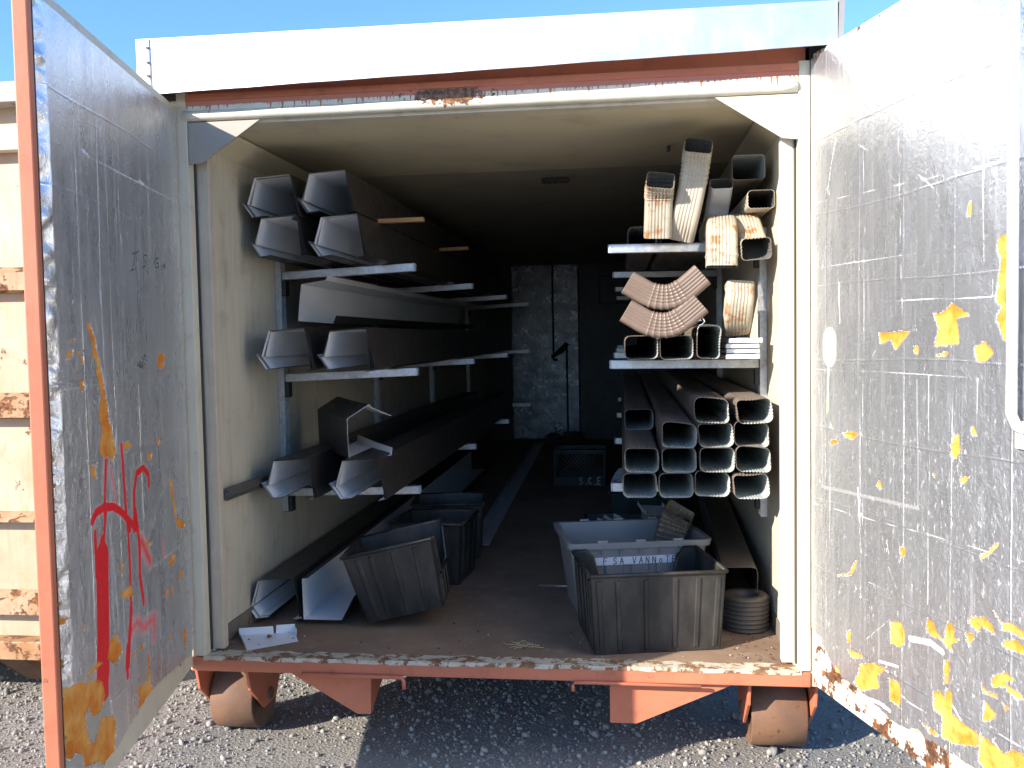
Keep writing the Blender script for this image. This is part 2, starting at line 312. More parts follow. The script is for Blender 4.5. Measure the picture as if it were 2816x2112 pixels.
# outlines of the tears, holes, spray paint, ink and tape on the door linings, in metres (distance from hinge, height)
TEAR_L = [[[1.014,1.327],[0.987,1.326],[0.972,1.31],[0.947,1.283],[0.939,1.253],[0.919,1.219],[0.906,1.184],[0.883,1.122],[0.869,1.082],[0.862,1.033],[0.84,1.005],[0.832,0.968],[0.817,0.935],[0.852,0.902],[0.881,0.926],[0.929,0.928],[0.955,0.954],[0.933,0.993],[0.924,1.017],[0.944,1.053],[0.92,1.107],[0.933,1.151],[0.952,1.185],[0.938,1.21],[0.975,1.237],[0.966,1.262],[0.981,1.283]],[[1.157,1.248],[1.117,1.255],[1.113,1.239],[1.144,1.228],[1.167,1.228]],[[1.108,1.241],[1.039,1.248],[1.077,1.238]],[[1.139,1.277],[1.088,1.281],[1.115,1.273]],[[1.068,1.23],[1.046,1.234],[1.048,1.213],[1.068,1.212]],[[1.091,1.163],[1.054,1.165],[1.046,1.136],[1.068,1.133]],[[0.344,1.225],[0.264,1.226],[0.28,1.171],[0.358,1.177]],[[0.743,0.949],[0.701,0.953],[0.665,0.935],[0.705,0.924],[0.738,0.932]],[[0.406,0.931],[0.373,0.925],[0.342,0.893],[0.384,0.905]],[[0.517,0.884],[0.461,0.884],[0.465,0.857],[0.512,0.868]],[[1.021,0.923],[1.0,0.914],[0.975,0.879],[0.998,0.874],[1.024,0.894]],[[0.278,0.765],[0.242,0.757],[0.185,0.605],[0.071,0.559],[0.094,0.541],[0.19,0.567],[0.213,0.616]],[[0.268,0.486],[0.229,0.47],[0.244,0.441],[0.314,0.441],[0.307,0.466]],[[0.551,0.595],[0.493,0.574],[0.52,0.569],[0.561,0.584]],[[0.835,0.487],[0.725,0.487],[0.707,0.448],[0.773,0.46]],[[0.372,0.373],[0.343,0.368],[0.347,0.34],[0.374,0.351]],[[0.303,0.372],[0.274,0.364],[0.27,0.315],[0.298,0.338]],[[0.81,0.584],[0.789,0.576],[0.796,0.541],[0.814,0.548]],[[0.176,0.391],[0.133,0.392],[0.149,0.354],[0.184,0.369]],[[0.153,0.16],[0.109,0.149],[0.142,0.07],[0.163,0.132]],[[0.931,0.371],[0.868,0.382],[0.864,0.359],[0.82,0.314],[0.865,0.291],[0.838,0.279],[0.905,0.298],[0.955,0.328]],[[1.143,0.339],[1.03,0.345],[0.993,0.334],[1.019,0.327],[1.104,0.331]],[[1.304,0.562],[1.22,0.536],[1.237,0.525],[1.293,0.528]],[[1.259,0.354],[1.166,0.34],[1.118,0.316],[1.037,0.299],[1.0,0.274],[0.981,0.234],[1.008,0.203],[1.033,0.196],[1.086,0.206],[1.104,0.242],[1.129,0.224],[1.125,0.186],[1.108,0.141],[1.071,0.131],[1.019,0.178],[0.924,0.144],[0.902,0.111],[0.917,0.059],[0.939,0.017],[0.988,0.022],[1.071,0.07],[1.157,0.094],[1.167,0.135],[1.214,0.159],[1.229,0.144],[1.258,0.187],[1.261,0.218],[1.287,0.222],[1.286,0.29],[1.277,0.339]],[[0.693,0.143],[0.571,0.114],[0.544,0.069],[0.59,0.043],[0.673,0.051],[0.705,0.079],[0.682,0.103],[0.704,0.128]],[[0.591,0.216],[0.565,0.204],[0.568,0.14],[0.581,0.118],[0.617,0.131],[0.587,0.161]],[[0.737,0.264],[0.627,0.266],[0.613,0.248],[0.698,0.26],[0.724,0.25]],[[0.338,0.205],[0.309,0.188],[0.312,0.16],[0.335,0.182]],[[1.129,0.485],[1.111,0.483],[1.117,0.464],[1.134,0.47]]]
HOLE_L = [[[1.104,0.242],[1.086,0.206],[1.033,0.196],[1.008,0.203],[0.966,0.216],[0.943,0.201],[0.931,0.154],[1.019,0.178],[1.071,0.131],[1.108,0.141],[1.125,0.186],[1.129,0.224]],[[1.305,0.229],[1.268,0.216],[1.261,0.189],[1.232,0.148],[1.207,0.153],[1.171,0.135],[1.165,0.095],[1.312,0.165]]]
RED_L = [[0.0146,1,[[1.028,0.757],[0.998,0.777],[0.927,0.78],[0.855,0.767],[0.781,0.735],[0.705,0.688],[0.651,0.658]]],[0.0097,0.9,[[0.906,0.916],[0.935,0.713]]],[0.0105,0.9,[[0.919,0.762],[0.953,0.67]]],[0.0116,1,[[1.01,0.72],[1.014,0.597]]],[0.0395,1,[[0.962,0.635],[0.982,0.412],[0.995,0.3]]],[0.0211,1,[[0.972,0.296],[0.977,0.227]]],[0.0237,1,[[0.957,0.681],[0.963,0.626]]],[0.0107,0.9,[[0.763,0.947],[0.755,0.841],[0.743,0.719],[0.714,0.667]]],[0.0105,0.8,[[0.737,0.707],[0.729,0.584],[0.734,0.413]]],[0.0147,1,[[0.734,0.413],[0.764,0.315]]],[0.0221,0.9,[[0.774,0.299],[0.789,0.249]]],[0.0116,0.9,[[0.789,0.249],[0.79,0.214]]],[0.0126,0.9,[[0.507,0.778],[0.51,0.818],[0.561,0.845],[0.63,0.836],[0.665,0.779],[0.673,0.658]]],[0.0147,0.6,[[0.659,0.718],[0.64,0.651],[0.627,0.586],[0.637,0.499],[0.609,0.397]]],[0.0211,0.45,[[0.75,0.341],[0.679,0.355],[0.619,0.315],[0.499,0.315],[0.516,0.249]]],[0.0237,0.5,[[0.608,0.608],[0.526,0.519]]],[0.0158,0.35,[[0.378,0.546],[0.365,0.497]]],[0.0058,0.5,[[0.866,0.889],[0.829,0.771]]]]
INK_L = [[0.0032,[[0.595,1.56],[0.517,1.576]]],[0.0032,[[0.556,1.569],[0.589,1.511]]],[0.0032,[[0.618,1.504],[0.552,1.514]]],[0.0032,[[0.439,1.569],[0.467,1.566],[0.476,1.556],[0.451,1.547],[0.451,1.534],[0.488,1.523]]],[0.0032,[[0.298,1.572],[0.334,1.567],[0.358,1.548],[0.342,1.534],[0.302,1.54],[0.3,1.554],[0.327,1.55]]],[0.0026,[[0.283,1.548],[0.275,1.538],[0.256,1.551],[0.248,1.541],[0.237,1.553],[0.223,1.553],[0.229,1.542],[0.208,1.544]]],[0.0026,[[0.218,1.573],[0.222,1.545]]],[0.0025,[[0.597,1.349],[0.609,1.296]]],[0.0025,[[0.56,1.352],[0.579,1.297]]],[0.0025,[[0.53,1.413],[0.532,1.297]]],[0.0025,[[0.476,1.351],[0.47,1.272]]],[0.0025,[[0.491,1.354],[0.51,1.326]]],[0.002,[[0.601,1.254],[0.611,1.23]]],[0.002,[[0.604,1.194],[0.528,1.18],[0.593,1.201],[0.513,1.177],[0.582,1.206],[0.482,1.176],[0.569,1.212],[0.48,1.188],[0.546,1.219],[0.47,1.203],[0.522,1.226],[0.453,1.217],[0.506,1.231]]]]
TEAR_R = [[[0.982,1.496],[1.002,1.508],[1.03,1.502],[1.034,1.23],[1.002,1.236],[0.973,1.293],[0.997,1.32],[0.972,1.338],[0.984,1.406],[0.991,1.433],[0.974,1.48]],[[0.712,1.311],[0.747,1.31],[0.8,1.336],[0.874,1.301],[0.815,1.296],[0.824,1.266],[0.829,1.223],[0.797,1.223],[0.718,1.216],[0.738,1.267]],[[0.888,1.212],[0.927,1.233],[0.966,1.201],[0.932,1.177],[0.902,1.177]],[[0.729,1.191],[0.787,1.205],[0.768,1.186]],[[0.44,1.256],[0.608,1.262],[0.53,1.205],[0.5,1.235],[0.446,1.221]],[[0.624,1.219],[0.644,1.216],[0.641,1.19],[0.625,1.196]],[[0.861,1.597],[0.875,1.607],[0.873,1.569],[0.857,1.571]],[[0.223,0.913],[0.272,0.928],[0.324,0.924],[0.286,0.901],[0.238,0.903]],[[0.131,0.877],[0.166,0.888],[0.199,0.878],[0.143,0.866]],[[0.428,0.778],[0.449,0.785],[0.457,0.758],[0.43,0.764]],[[0.8,0.938],[0.814,0.973],[0.828,0.972],[0.836,0.93],[0.819,0.9],[0.8,0.913]],[[0.878,0.995],[0.891,1.002],[0.905,0.977],[0.887,0.978]],[[0.838,0.857],[0.875,0.859],[0.843,0.83]],[[0.917,0.65],[0.952,0.67],[0.977,0.7],[0.993,0.703],[0.973,0.678],[0.926,0.644]],[[0.298,0.487],[0.314,0.495],[0.306,0.471],[0.281,0.441],[0.251,0.427],[0.194,0.414],[0.198,0.419],[0.268,0.44]],[[0.557,0.594],[0.585,0.6],[0.582,0.572],[0.561,0.567]],[[0.509,0.347],[0.566,0.364],[0.584,0.33],[0.584,0.305],[0.556,0.281],[0.509,0.28],[0.506,0.305]],[[0.693,0.413],[0.722,0.41],[0.741,0.384],[0.771,0.371],[0.741,0.369],[0.69,0.368]],[[0.792,0.436],[0.818,0.421],[0.813,0.396],[0.836,0.396],[0.801,0.369],[0.813,0.35],[0.771,0.363],[0.78,0.409]],[[0.875,0.469],[0.94,0.492],[0.971,0.48],[0.982,0.458],[0.929,0.463],[0.919,0.445],[0.875,0.457]],[[0.864,0.424],[0.903,0.436],[0.879,0.391]],[[0.979,0.518],[1.012,0.496],[1.036,0.507],[1.092,0.496],[1.092,0.483],[1.012,0.482]],[[1.012,0.45],[1.061,0.469],[1.092,0.455],[1.092,0.442],[1.013,0.436]],[[0.247,0.231],[0.277,0.246],[0.273,0.202],[0.251,0.195]],[[0.252,0.172],[0.352,0.188],[0.344,0.173],[0.277,0.153]],[[0.344,0.153],[0.416,0.183],[0.447,0.18],[0.492,0.196],[0.431,0.144],[0.447,0.11],[0.352,0.065],[0.294,0.07]],[[0.499,0.164],[0.557,0.168],[0.564,0.137],[0.557,0.092],[0.507,0.093]],[[0.775,0.317],[0.799,0.321],[0.791,0.252],[0.773,0.249]],[[0.724,0.203],[0.755,0.219],[0.773,0.206],[0.782,0.237],[0.809,0.232],[0.809,0.173],[0.856,0.166],[0.917,0.161],[0.923,0.127],[0.822,0.093],[0.762,0.087],[0.768,0.145],[0.724,0.159]],[[0.931,0.312],[0.948,0.293],[0.994,0.3],[0.994,0.289],[0.937,0.285]],[[0.971,0.338],[1.019,0.37],[1.063,0.368],[1.014,0.343],[1.073,0.334],[1.094,0.328],[1.063,0.316],[1.014,0.332],[0.974,0.314]],[[0.94,0.264],[0.99,0.244],[0.964,0.217],[0.938,0.208]],[[1.01,0.286],[1.045,0.284],[1.025,0.272]],[[0.66,0.092],[0.762,0.087],[0.712,0.073]],[[0.928,0.166],[1.017,0.154],[1.056,0.179],[1.096,0.183],[1.097,0.149],[0.945,0.077],[0.923,0.089]],[[0.172,0.082],[0.19,0.091],[0.217,0.051],[0.181,0.066]]]
HOLE_R = [[[0.61,0.048],[0.654,0.062],[0.677,0.054],[0.667,0.033],[0.641,0.03]]]
YEL_R = [[0.0308,[[0.136,1.233],[0.136,1.186]]],[0.0054,[[0.13,1.14],[0.122,0.981]]]]
TAPE_R = [[0.0108,[[0.082,0.709],[0.65,0.733]]],[0.0069,[[0.638,1.116],[0.648,0.743]]],[0.0069,[[0.08,1.115],[0.086,0.714]]]]
SCR_L = [[0.0026,[[0.858,2.105],[0.872,1.853],[0.883,1.578],[0.893,1.383]]],[0.0023,[[0.888,1.424],[0.884,1.218],[0.872,1.056]]],[0.002,[[0.876,0.912],[0.875,0.702]]],[0.0022,[[0.905,0.769],[0.875,0.619],[0.853,0.39]]],[0.0019,[[0.681,1.984],[0.701,1.714],[0.693,1.54]]],[0.0015,[[0.701,1.397],[0.693,1.195],[0.692,0.971],[0.686,0.663]]],[0.0019,[[0.374,2.05],[0.389,1.759],[0.406,1.5]]],[0.0016,[[1.188,1.807],[0.693,1.811],[0.011,1.81]]],[0.0013,[[1.216,1.925],[0.698,1.911]]],[0.001,[[1.201,0.926],[0.958,0.929]]],[0.001,[[0.811,0.926],[0.042,0.931]]],[0.001,[[1.206,1.145],[0.044,1.149]]],[0.0015,[[0.239,0.778],[0.391,0.712],[0.502,0.624]]],[0.0016,[[0.428,0.668],[0.552,0.59],[0.667,0.517]]],[0.0016,[[-0.005,0.487],[0.597,0.492]]],[0.0039,[[0.99,1.821],[0.941,1.814]]],[0.0039,[[0.482,1.82],[0.433,1.816]]],[0.0032,[[0.747,2.059],[0.743,2.026]]],[0.005,[[0.811,0.984],[0.818,0.953]]],[0.0035,[[1.102,1.386],[1.105,1.38]]],[0.0045,[[0.219,1.442],[0.213,1.416]]]]
SCR_R = [[0.0038,[[0.913,2.126],[0.92,1.784],[0.925,1.439]]],[0.0023,[[0.536,1.947],[0.556,1.469],[0.567,1.269]]],[0.0023,[[0.342,2.03],[0.35,1.698],[0.355,1.163]]],[0.0031,[[0.179,1.924],[0.15,1.848],[0.128,1.777],[0.133,1.738]]],[0.0046,[[0.197,1.434],[0.204,1.291]]],[0.0019,[[0.113,1.566],[0.083,1.484]]],[0.0019,[[0.045,1.968],[0.542,1.926],[1.013,1.89]]],[0.0019,[[0.021,1.724],[0.663,1.702],[1.023,1.693]]],[0.0019,[[0.06,1.493],[0.579,1.49],[0.911,1.489]]],[0.0031,[[0.534,1.356],[0.964,1.347]]],[0.0027,[[0.02,1.129],[0.614,1.133],[1.039,1.131]]],[0.0031,[[0.694,1.128],[0.699,0.855],[0.695,0.457]]],[0.0027,[[0.905,1.128],[0.901,0.89],[0.902,0.499]]],[0.0023,[[0.019,0.638],[0.455,0.652],[0.703,0.665],[1.085,0.676]]],[0.0019,[[0.346,1.146],[0.351,0.806],[0.347,0.623]]],[0.0054,[[0.32,0.743],[0.33,0.627]]],[0.0023,[[0.14,0.862],[0.136,0.384]]],[0.0031,[[0.493,0.522],[0.54,0.462]]],[0.0019,[[0.383,0.44],[0.505,0.438],[0.505,0.354],[0.368,0.243]]],[0.0014,[[0.379,0.435],[0.364,0.341]]],[0.0014,[[0.43,0.44],[0.453,0.385],[0.498,0.367]]],[0.0019,[[0.612,0.289],[0.685,0.241],[0.749,0.189]]],[0.0019,[[0.556,0.262],[0.598,0.209]]],[0.0019,[[0.825,0.334],[0.849,0.301]]],[0.0019,[[0.914,0.41],[1.004,0.343]]],[0.0019,[[0.181,0.258],[0.181,0.23]]],[0.0038,[[0.557,0.134],[0.613,0.127],[0.679,0.129]]],[0.0141,[[0.611,0.326],[0.71,0.346],[0.766,0.337]]],[0.0066,[[0.446,0.198],[0.549,0.217]]],[0.0094,[[0.344,0.043],[0.447,0.061],[0.507,0.059]]],[0.0057,[[0.809,0.201],[0.85,0.171]]],[0.0047,[[0.975,0.172],[1.017,0.147]]],[0.0024,[[0.965,0.204],[1.016,0.197],[1.084,0.199]]],[0.0031,[[0.317,1.874],[0.375,1.841]]],[0.0038,[[0.642,1.718],[0.714,1.668]]]]

# ------------------------------------------------------------------ ground
GZ = -0.40
def ground():
    n = 60; xs = np.concatenate([[-900, -200, -60, -20, -8], np.linspace(-4, 4, 81), [8, 20, 60, 200, 900]])
    ys = np.concatenate([[-900, -200, -60, -20, -8], np.linspace(-4, 6, 101), [9, 20, 60, 200, 900]])
    X, Y = np.meshgrid(xs, ys); Zz = GZ + .006*np.sin(X*3.1+Y*1.7) + .005*np.sin(Y*4.3-X*2.2+1)
    vs = np.stack([X, Y, Zz], -1).reshape(-1, 3); nx, ny = len(xs), len(ys)
    fs = [(j*nx+i, j*nx+i+1, (j+1)*nx+i+1, (j+1)*nx+i) for j in range(ny-1) for i in range(nx-1)]
    m = MB(); m.add([tuple(v) for v in vs], fs, 0, True); structure(m.build("ground", GROUND))
    # loose crushed stone
    ico = np.array([(0,0,-1),(.72,-.53,-.45),(-.28,-.85,-.45),(-.89,0,-.45),(-.28,.85,-.45),(.72,.53,-.45),(.28,-.85,.45),(-.72,-.53,.45),(-.72,.53,.45),(.28,.85,.45),(.89,0,.45),(0,0,1)])
    fi = np.array([(0,1,2),(1,0,5),(0,2,3),(0,3,4),(0,4,5),(1,5,10),(2,1,6),(3,2,7),(4,3,8),(5,4,9),(1,10,6),(2,6,7),(3,7,8),(4,8,9),(5,9,10),(6,10,11),(7,6,11),(8,7,11),(9,8,11),(10,9,11)])
    N = 34000
    px = np.concatenate([RNG.uniform(-3.0, 2.1, 36000), RNG.uniform(-3.4, 3.6, 7000)]); py = np.concatenate([RNG.uniform(-.75, 2.6, 36000), RNG.uniform(-1.8, 5, 7000)])
    patch = np.sin(px*2.6+1.1*np.sin(py*2.2))+np.sin(py*3.1+1.3*np.sin(px*1.9)+.7); keep = (patch+RNG.normal(0, .9, len(px))) > -.75
    px, py = px[keep], py[keep]; N = len(px)
    sz = np.exp(RNG.normal(math.log(.0048), .50, N)).clip(.0028, .019)
    V = ico[None]*(1+RNG.uniform(-.28, .28, (N, 12, 1)))*RNG.uniform(.65, 1.25, (N, 1, 3)); V[:, :, 2] *= .72
    q = RNG.normal(size=(N, 4)); q /= np.linalg.norm(q, axis=1, keepdims=True); a, b, c, d = q.T
    Rm = np.stack([1-2*(c*c+d*d), 2*(b*c-a*d), 2*(b*d+a*c), 2*(b*c+a*d), 1-2*(b*b+d*d), 2*(c*d-a*b), 2*(b*d-a*c), 2*(c*d+a*b), 1-2*(b*b+c*c)], -1).reshape(N, 3, 3)
    V = np.einsum('nij,nkj->nki', Rm, V)*sz[:, None, None]
    gz = GZ + .006*np.sin(px*3.1+py*1.7)+.005*np.sin(py*4.3-px*2.2+1)
    V += np.stack([px, py, gz+sz*.3], -1)[:, None, :]
    me = bpy.data.meshes.new("gravel"); F = (fi[None]+12*np.arange(N)[:, None, None]).reshape(-1, 3)
    me.vertices.add(N*12); me.vertices.foreach_set("co", V.reshape(-1)); me.loops.add(F.size); me.loops.foreach_set("vertex_index", F.reshape(-1))
    me.polygons.add(len(F)); me.polygons.foreach_set("loop_start", np.arange(0, F.size, 3)); me.update(calc_edges=True)
    at = me.attributes.new("tone", 'FLOAT', 'POINT'); at.data.foreach_set("value", np.repeat(RNG.beta(1.3, 2.0, N), 12))
    me.materials.append(STONE); o = bpy.data.objects.new("gravel", me); sc.collection.objects.link(o); o["kind"] = "stuff"
ground()

# ------------------------------------------------------------------ the storage container
WI, WO, LEN, CH = 1.15, 1.20, 7.7, 2.13
box_ = thing("storage_container", "open steel storage container with orange and cream paint, foil lined doors and iron rollers", "container")
m = MB(); m.box((-WO+.002, .03, -.0025), (WO-.002, LEN, 0.0)); m.build("floor", FLOOR, box_)
m = MB(); m.box((-WO, .06, 0.001), (-WI, LEN, 2.25)); m.build("side_wall", PANEL, box_)
m = MB(); m.box((WI, .06, 0.001), (WO, LEN, 2.25)); m.build("side_wall", PANEL, box_)
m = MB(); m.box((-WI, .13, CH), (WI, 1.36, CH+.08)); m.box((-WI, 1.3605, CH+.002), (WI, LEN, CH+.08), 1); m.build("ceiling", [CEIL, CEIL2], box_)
m = MB()
for s in (-1, 1): m.prism([(s*(WI-.001), CH-.008), (s*(WI-.085), CH-.008), (s*(WI-.075), CH-.02), (s*(WI-.001), CH-.085)], 'y', .14, LEN-.01)
m.build("cove_trim", CEIL, box_)
m = MB()
for s in (-1, 1): m.box((s*(WI-.006) if s > 0 else -WI+.0005, .10, .002), (WI-.0005 if s > 0 else -WI+.006, LEN-.01, .075))
m.build("kick_plate", paint("scuffed base strip", (.20, .17, .13), (.13, .10, .08), .60, .7, 6), box_)
m = MB()                                            # ceiling vent grille and small clips
m.box((.09, 1.60, CH-.022), (.24, 1.64, CH-.007))
for k in range(5): m.box((.095+.03*k, 1.596, CH-.027), (.112+.03*k, 1.644, CH-.0221))
m.build("ceiling_vent", BLACKPAINT, box_)
m = MB(); m.box((.735, .86, CH-.022), (.75, .90, CH-.0005)); m.build("ceiling_clip", BLACKPAINT, box_)
# rear end: two closed doors, the one on the left lined with old foil
m = MB(); m.box((-WI+.002, LEN-.02, .002), (-.82, LEN+.05, CH-.008), 0); m.box((-WI+.002, LEN+.0505, -.05), (WI-.002, LEN+.07, CH+.10), 0); m.build("rear_wall", BLACKPAINT, box_)
def rear_door(x0, x1, mat):
    m = MB(); m.box((x0, LEN-.03, .012), (x1, LEN+.05, CH-.01)); return m.build("rear_door", mat, box_, .004)
rd = rear_door(-.815, -.008, OLDFOIL)
m = MB()
for z in (.28, .52, .80, 1.08, 1.36, 1.62, 1.86): m.box((-.81, LEN-.034, z), (-.012, LEN-.0305, z+.006))
for x in (-.60, -.45, -.27, -.12): m.box((x, LEN-.036, .02), (x+.007, LEN-.0342, CH-.02))
m.build("foil_seam", OLDFOIL, rd)
m = MB(); m.box((-.36, LEN-.040, .92), (-.10, LEN-.0365, 1.08)); m.build("lock_plate", OLDFOIL, rd)
m = MB(); m.tube([(-.312, LEN-.055, CH-.02), (-.309, LEN-.055, 1.02)], .012); m.build("lock_rod", BLACKPAINT, rd)
m = MB(); m.tube([(-.15, LEN-.055, 1.16), (-.148, LEN-.055, .02)], .011); m.build("lock_rod", BLACKPAINT, rd)
m = MB(); m.tube([(-.33, LEN-.075, 1.01), (-.22, LEN-.085, 1.08), (-.14, LEN-.075, 1.17)], [.02, .035, .03]); m.tube([(-.33, LEN-.075, 1.01), (-.29, LEN-.09, .97), (-.26, LEN-.09, .98)], .014); m.build("handle", BLACKPAINT, rd)
REARP = paint("dark worn rear panel", (.10, .105, .115), (.055, .058, .065), .76, .5, 4, streak=.6)
rd2 = rear_door(.008, WI-.004, REARP)
m = MB(); a, b, c, d = .24, .62, 1.63, 1.95
for A, B in (((a, c), (b, c+.03)), ((a, d), (b, d+.03)), ((a, c+.03), (a+.03, d)), ((b-.03, c+.03), (b, d))): m.box((A[0], LEN-.05, A[1]), (B[0], LEN-.0305, B[1]))
m.build("hatch_frame", BLACKPAINT, rd2)

# front frame
m = MB(); m.box((-1.222, -.002, -.06), (WO+.003, .10, -.003)); fs_ = m.build("front_sill", ORANGE, box_, .004)
m = MB(); pts = []
nx = 70
top = []
for i in range(nx+1):                                # the cream lip with a worn wavy lower edge
    x = -WO+.03+(2*WO-.06)*i/nx; top.append((x, -.010-.006*RNG.random()))
vs = [(x, -.0046, -.0015) for x, z in top]+[(x, -.0046, z) for x, z in top]
vs += [(x, .058+.022*RNG.random(), .0032) for x, z in top]+[(x, -.0046, .0032) for x, z in top]
k = nx+1
fs = [(i, i+1, k+i+1, k+i) for i in range(nx)]+[(3*k+i, 3*k+i+1, 2*k+i+1, 2*k+i) for i in range(nx)]+[(3*k+i, 3*k+i+1, i+1, i) for i in range(nx)]
m.add(vs, fs); m.fix = False; m.build("sill_lip", LIP, box_)
for s, bx in ((-1, -1), (1, 1)):
    m = MB(); m.box((s*1.203 if s < 0 else 1.162, -.0005, .001), (-1.162 if s < 0 else 1.203, .055, 2.24)); m.build("corner_post", CREAM, box_, .003)
    m = MB(); xx = s*1.155
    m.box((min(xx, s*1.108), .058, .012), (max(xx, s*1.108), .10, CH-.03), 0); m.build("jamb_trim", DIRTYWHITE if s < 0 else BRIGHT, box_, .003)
    m = MB(); m.box((s*1.1585-.003, .046, .012), (s*1.1585+.003, .0565, CH-.03)); m.build("gap_shade_strip", RUBBER, box_)  # dark strip added as the shadowed gap between post and jamb
m = MB(); m.prism([(-.001, 2.14), (-.001, 2.231), (.12, 2.231), (.12, 2.14)], 'x', -1.161, 1.161); m.build("header_beam", HEAD, box_)
m = MB(); m.prism([(.022, 2.2315), (.022, 2.30), (.12, 2.30), (.12, 2.2315)], 'x', -1.19, 1.19); m.prism([(-.009, 2.206), (-.009, 2.229), (.021, 2.2345), (.021, 2.2312), (-.0012, 2.2312), (-.0012, 2.204)], 'x', -1.161, 1.161); m.build("header_channel", ORANGE, box_)
m = MB(); n_ = 40
path = [(x, .010, 2.150) for x in np.linspace(-1.178, 1.160, n_)]; m.tube(path, .0215, 16); m.build("header_tube", HEAD, box_)
m = MB(); m.box((-1.16, .03, 2.118), (1.16, .128, 2.139)); m.build("header_trim", CREAM, box_)
for s in (-1, 1):
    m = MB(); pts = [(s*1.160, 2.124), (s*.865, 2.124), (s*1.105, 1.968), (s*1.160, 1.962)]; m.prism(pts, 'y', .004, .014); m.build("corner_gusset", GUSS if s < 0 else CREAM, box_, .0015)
# roof cap with its front flashing, taller on the left as in the place itself
m = MB()
def cap(x, zb, zt, y0, y1): return [(x, y0, zb), (x, y0, zt), (x, y1, zt), (x, y1, zb)]
A = (-1.305, 2.212, 2.420); B = (1.276, 2.262, 2.412)
yf = -.100; n_ = 24; vs = []
for i in range(n_+1):
    t = i/n_; x = A[0]+(B[0]-A[0])*t; zb = A[1]+(B[1]-A[1])*t; zt = A[2]+(B[2]-A[2])*t; j = .0025*math.sin(i*1.9)+.002*math.sin(i*.7)
    vs += [(x, yf+j, zb), (x, yf+j*.6, (zb+zt)/2), (x, yf, zt), (x, .6, zt+.05), (x, yf+.006+j, zb), (x, yf+.006, zt-.006)]
fs = []
for i in range(n_):
    a, b = 6*i, 6*(i+1)
    fs += [(a, b, b+1, a+1), (a+1, b+1, b+2, a+2), (a+2, b+2, b+3, a+3), (a, a+4, b+4, b), (a+4, a+5, b+5, b+4)]
m.add(vs, fs, 0, False); rc = m.build("roof_cap", ROOF, box_)
m = MB(); m.box((-1.27, -.05, 2.302), (1.25, LEN+.05, 2.40)); m.box((-1.305, -.098, 2.22), (-1.303, LEN, 2.415)); m.build("roof_deck", WHITE, box_)
m = MB(); m.prism([(1.277, 2.25), (1.282, 2.425), (1.30, 2.415), (1.292, 2.25)], 'y', -.104, -.02); m.build("end_flashing", paint("bent dull flashing", (.30, .30, .30), (.22, .21, .2), .8, .5), box_)
m = MB(); m.box((-1.254, -.1045, 2.213), (-1.250, -.1015, 2.418)); 
m.build("flashing_seam", paint("old sealant", (.34, .30, .26), (.5, .48, .44), .66, .7, 30), rc)
for z in (2.235, 2.28, 2.33, 2.385):
    m = MB(); m.prism([(-1.258+.006*math.cos(a), z+.006*math.sin(a)) for a in np.linspace(0, 2*math.pi, 9)[:-1]], 'y', -.108, -.099); m.build("flashing_screw", BLACKPAINT, rc)
for a, b in ((-1.295, -1.2035), (1.2035, 1.265)):
    m = MB(); m.box((a, .02, 2.2105), (b, .40, 2.3015)); m.build("gap_shade_block", BLACKPAINT, box_)  # dark blocks added as the shaded gaps under the roof ends
# rollers with their bracket plates, fork skids, tie bars
for x0, x1, side in ((-1.222, -1.035, -1), (1.006, 1.224, 1)):
    m = MB(); r = .142; W = x1-x0
    m.lathe([(.03, x0+.006), (r-.012, x0+.006), (r-.004, x0), (r, x0+.006), (r+.002, x0+W*.5), (r, x1-.006), (r-.004, x1), (r-.012, x1-.006), (.03, x1-.006)], (0, .285, -.257), 'x', 64)
    wh = m.build("roller", RUSTY, box_)
    m = MB(); m.tube([(x0-.03, .285, -.257), (x1+.03, .285, -.257)], .026, 14); m.build("axle", RUSTY, wh)
    for xa in (x0-.022, x1+.008):
        m = MB(); m.prism([(.06, -.0605), (.52, -.0605), (.36, -.30), (.23, -.30), (.09, -.17)], 'x', xa, xa+.012); m.build("roller_bracket", ORANGE, box_, .002)
def skid(p, name):
    m = MB(); m.add(p, [(0, 1, 2, 3), (1, 4, 2), (0, 3, 5), (0, 5, 4, 1), (3, 2, 4, 5)]); m.build(name, ORANGE, box_)
skid([(-.835, .03, -.061), (-.487, .03, -.061), (-.493, .03, -.228), (-.548, .03, -.228), (-.487, .42, -.061), (-.835, .42, -.061)], "fork_skid")
skid([(.457, .03, -.061), (.94, .03, -.061), (.558, .03, -.231), (.457, .03, -.231), (.94, .42, -.061), (.457, .42, -.061)], "fork_skid")
m = MB(); m.tube([(-.76, -.012, -.058), (-.40, -.012, -.060), (-.352, -.014, -.061), (-.345, -.015, -.072), (-.343, -.015, -.105)], .008, 8); m.build("tie_bar", ORANGE, box_)
m = MB(); m.tube([(.80, -.012, -.064), (.40, -.012, -.060), (.322, -.014, -.060), (.316, -.015, -.07), (.318, -.015, -.093)], .007, 8); m.build("tie_bar", ORANGE, box_)
m = MB()                                            # steel cross members under the floor
for y in (.9, 1.7, 2.5, 3.4, 4.3, 5.2, 6.1, 7.0): m.box((-1.19, y, -.15), (1.19, y+.06, -.051))
for x in (-.45, .40): m.box((x, .43, -.22), (x+.08, LEN, -.1505))
m.build("under_frame", ORANGE, box_)

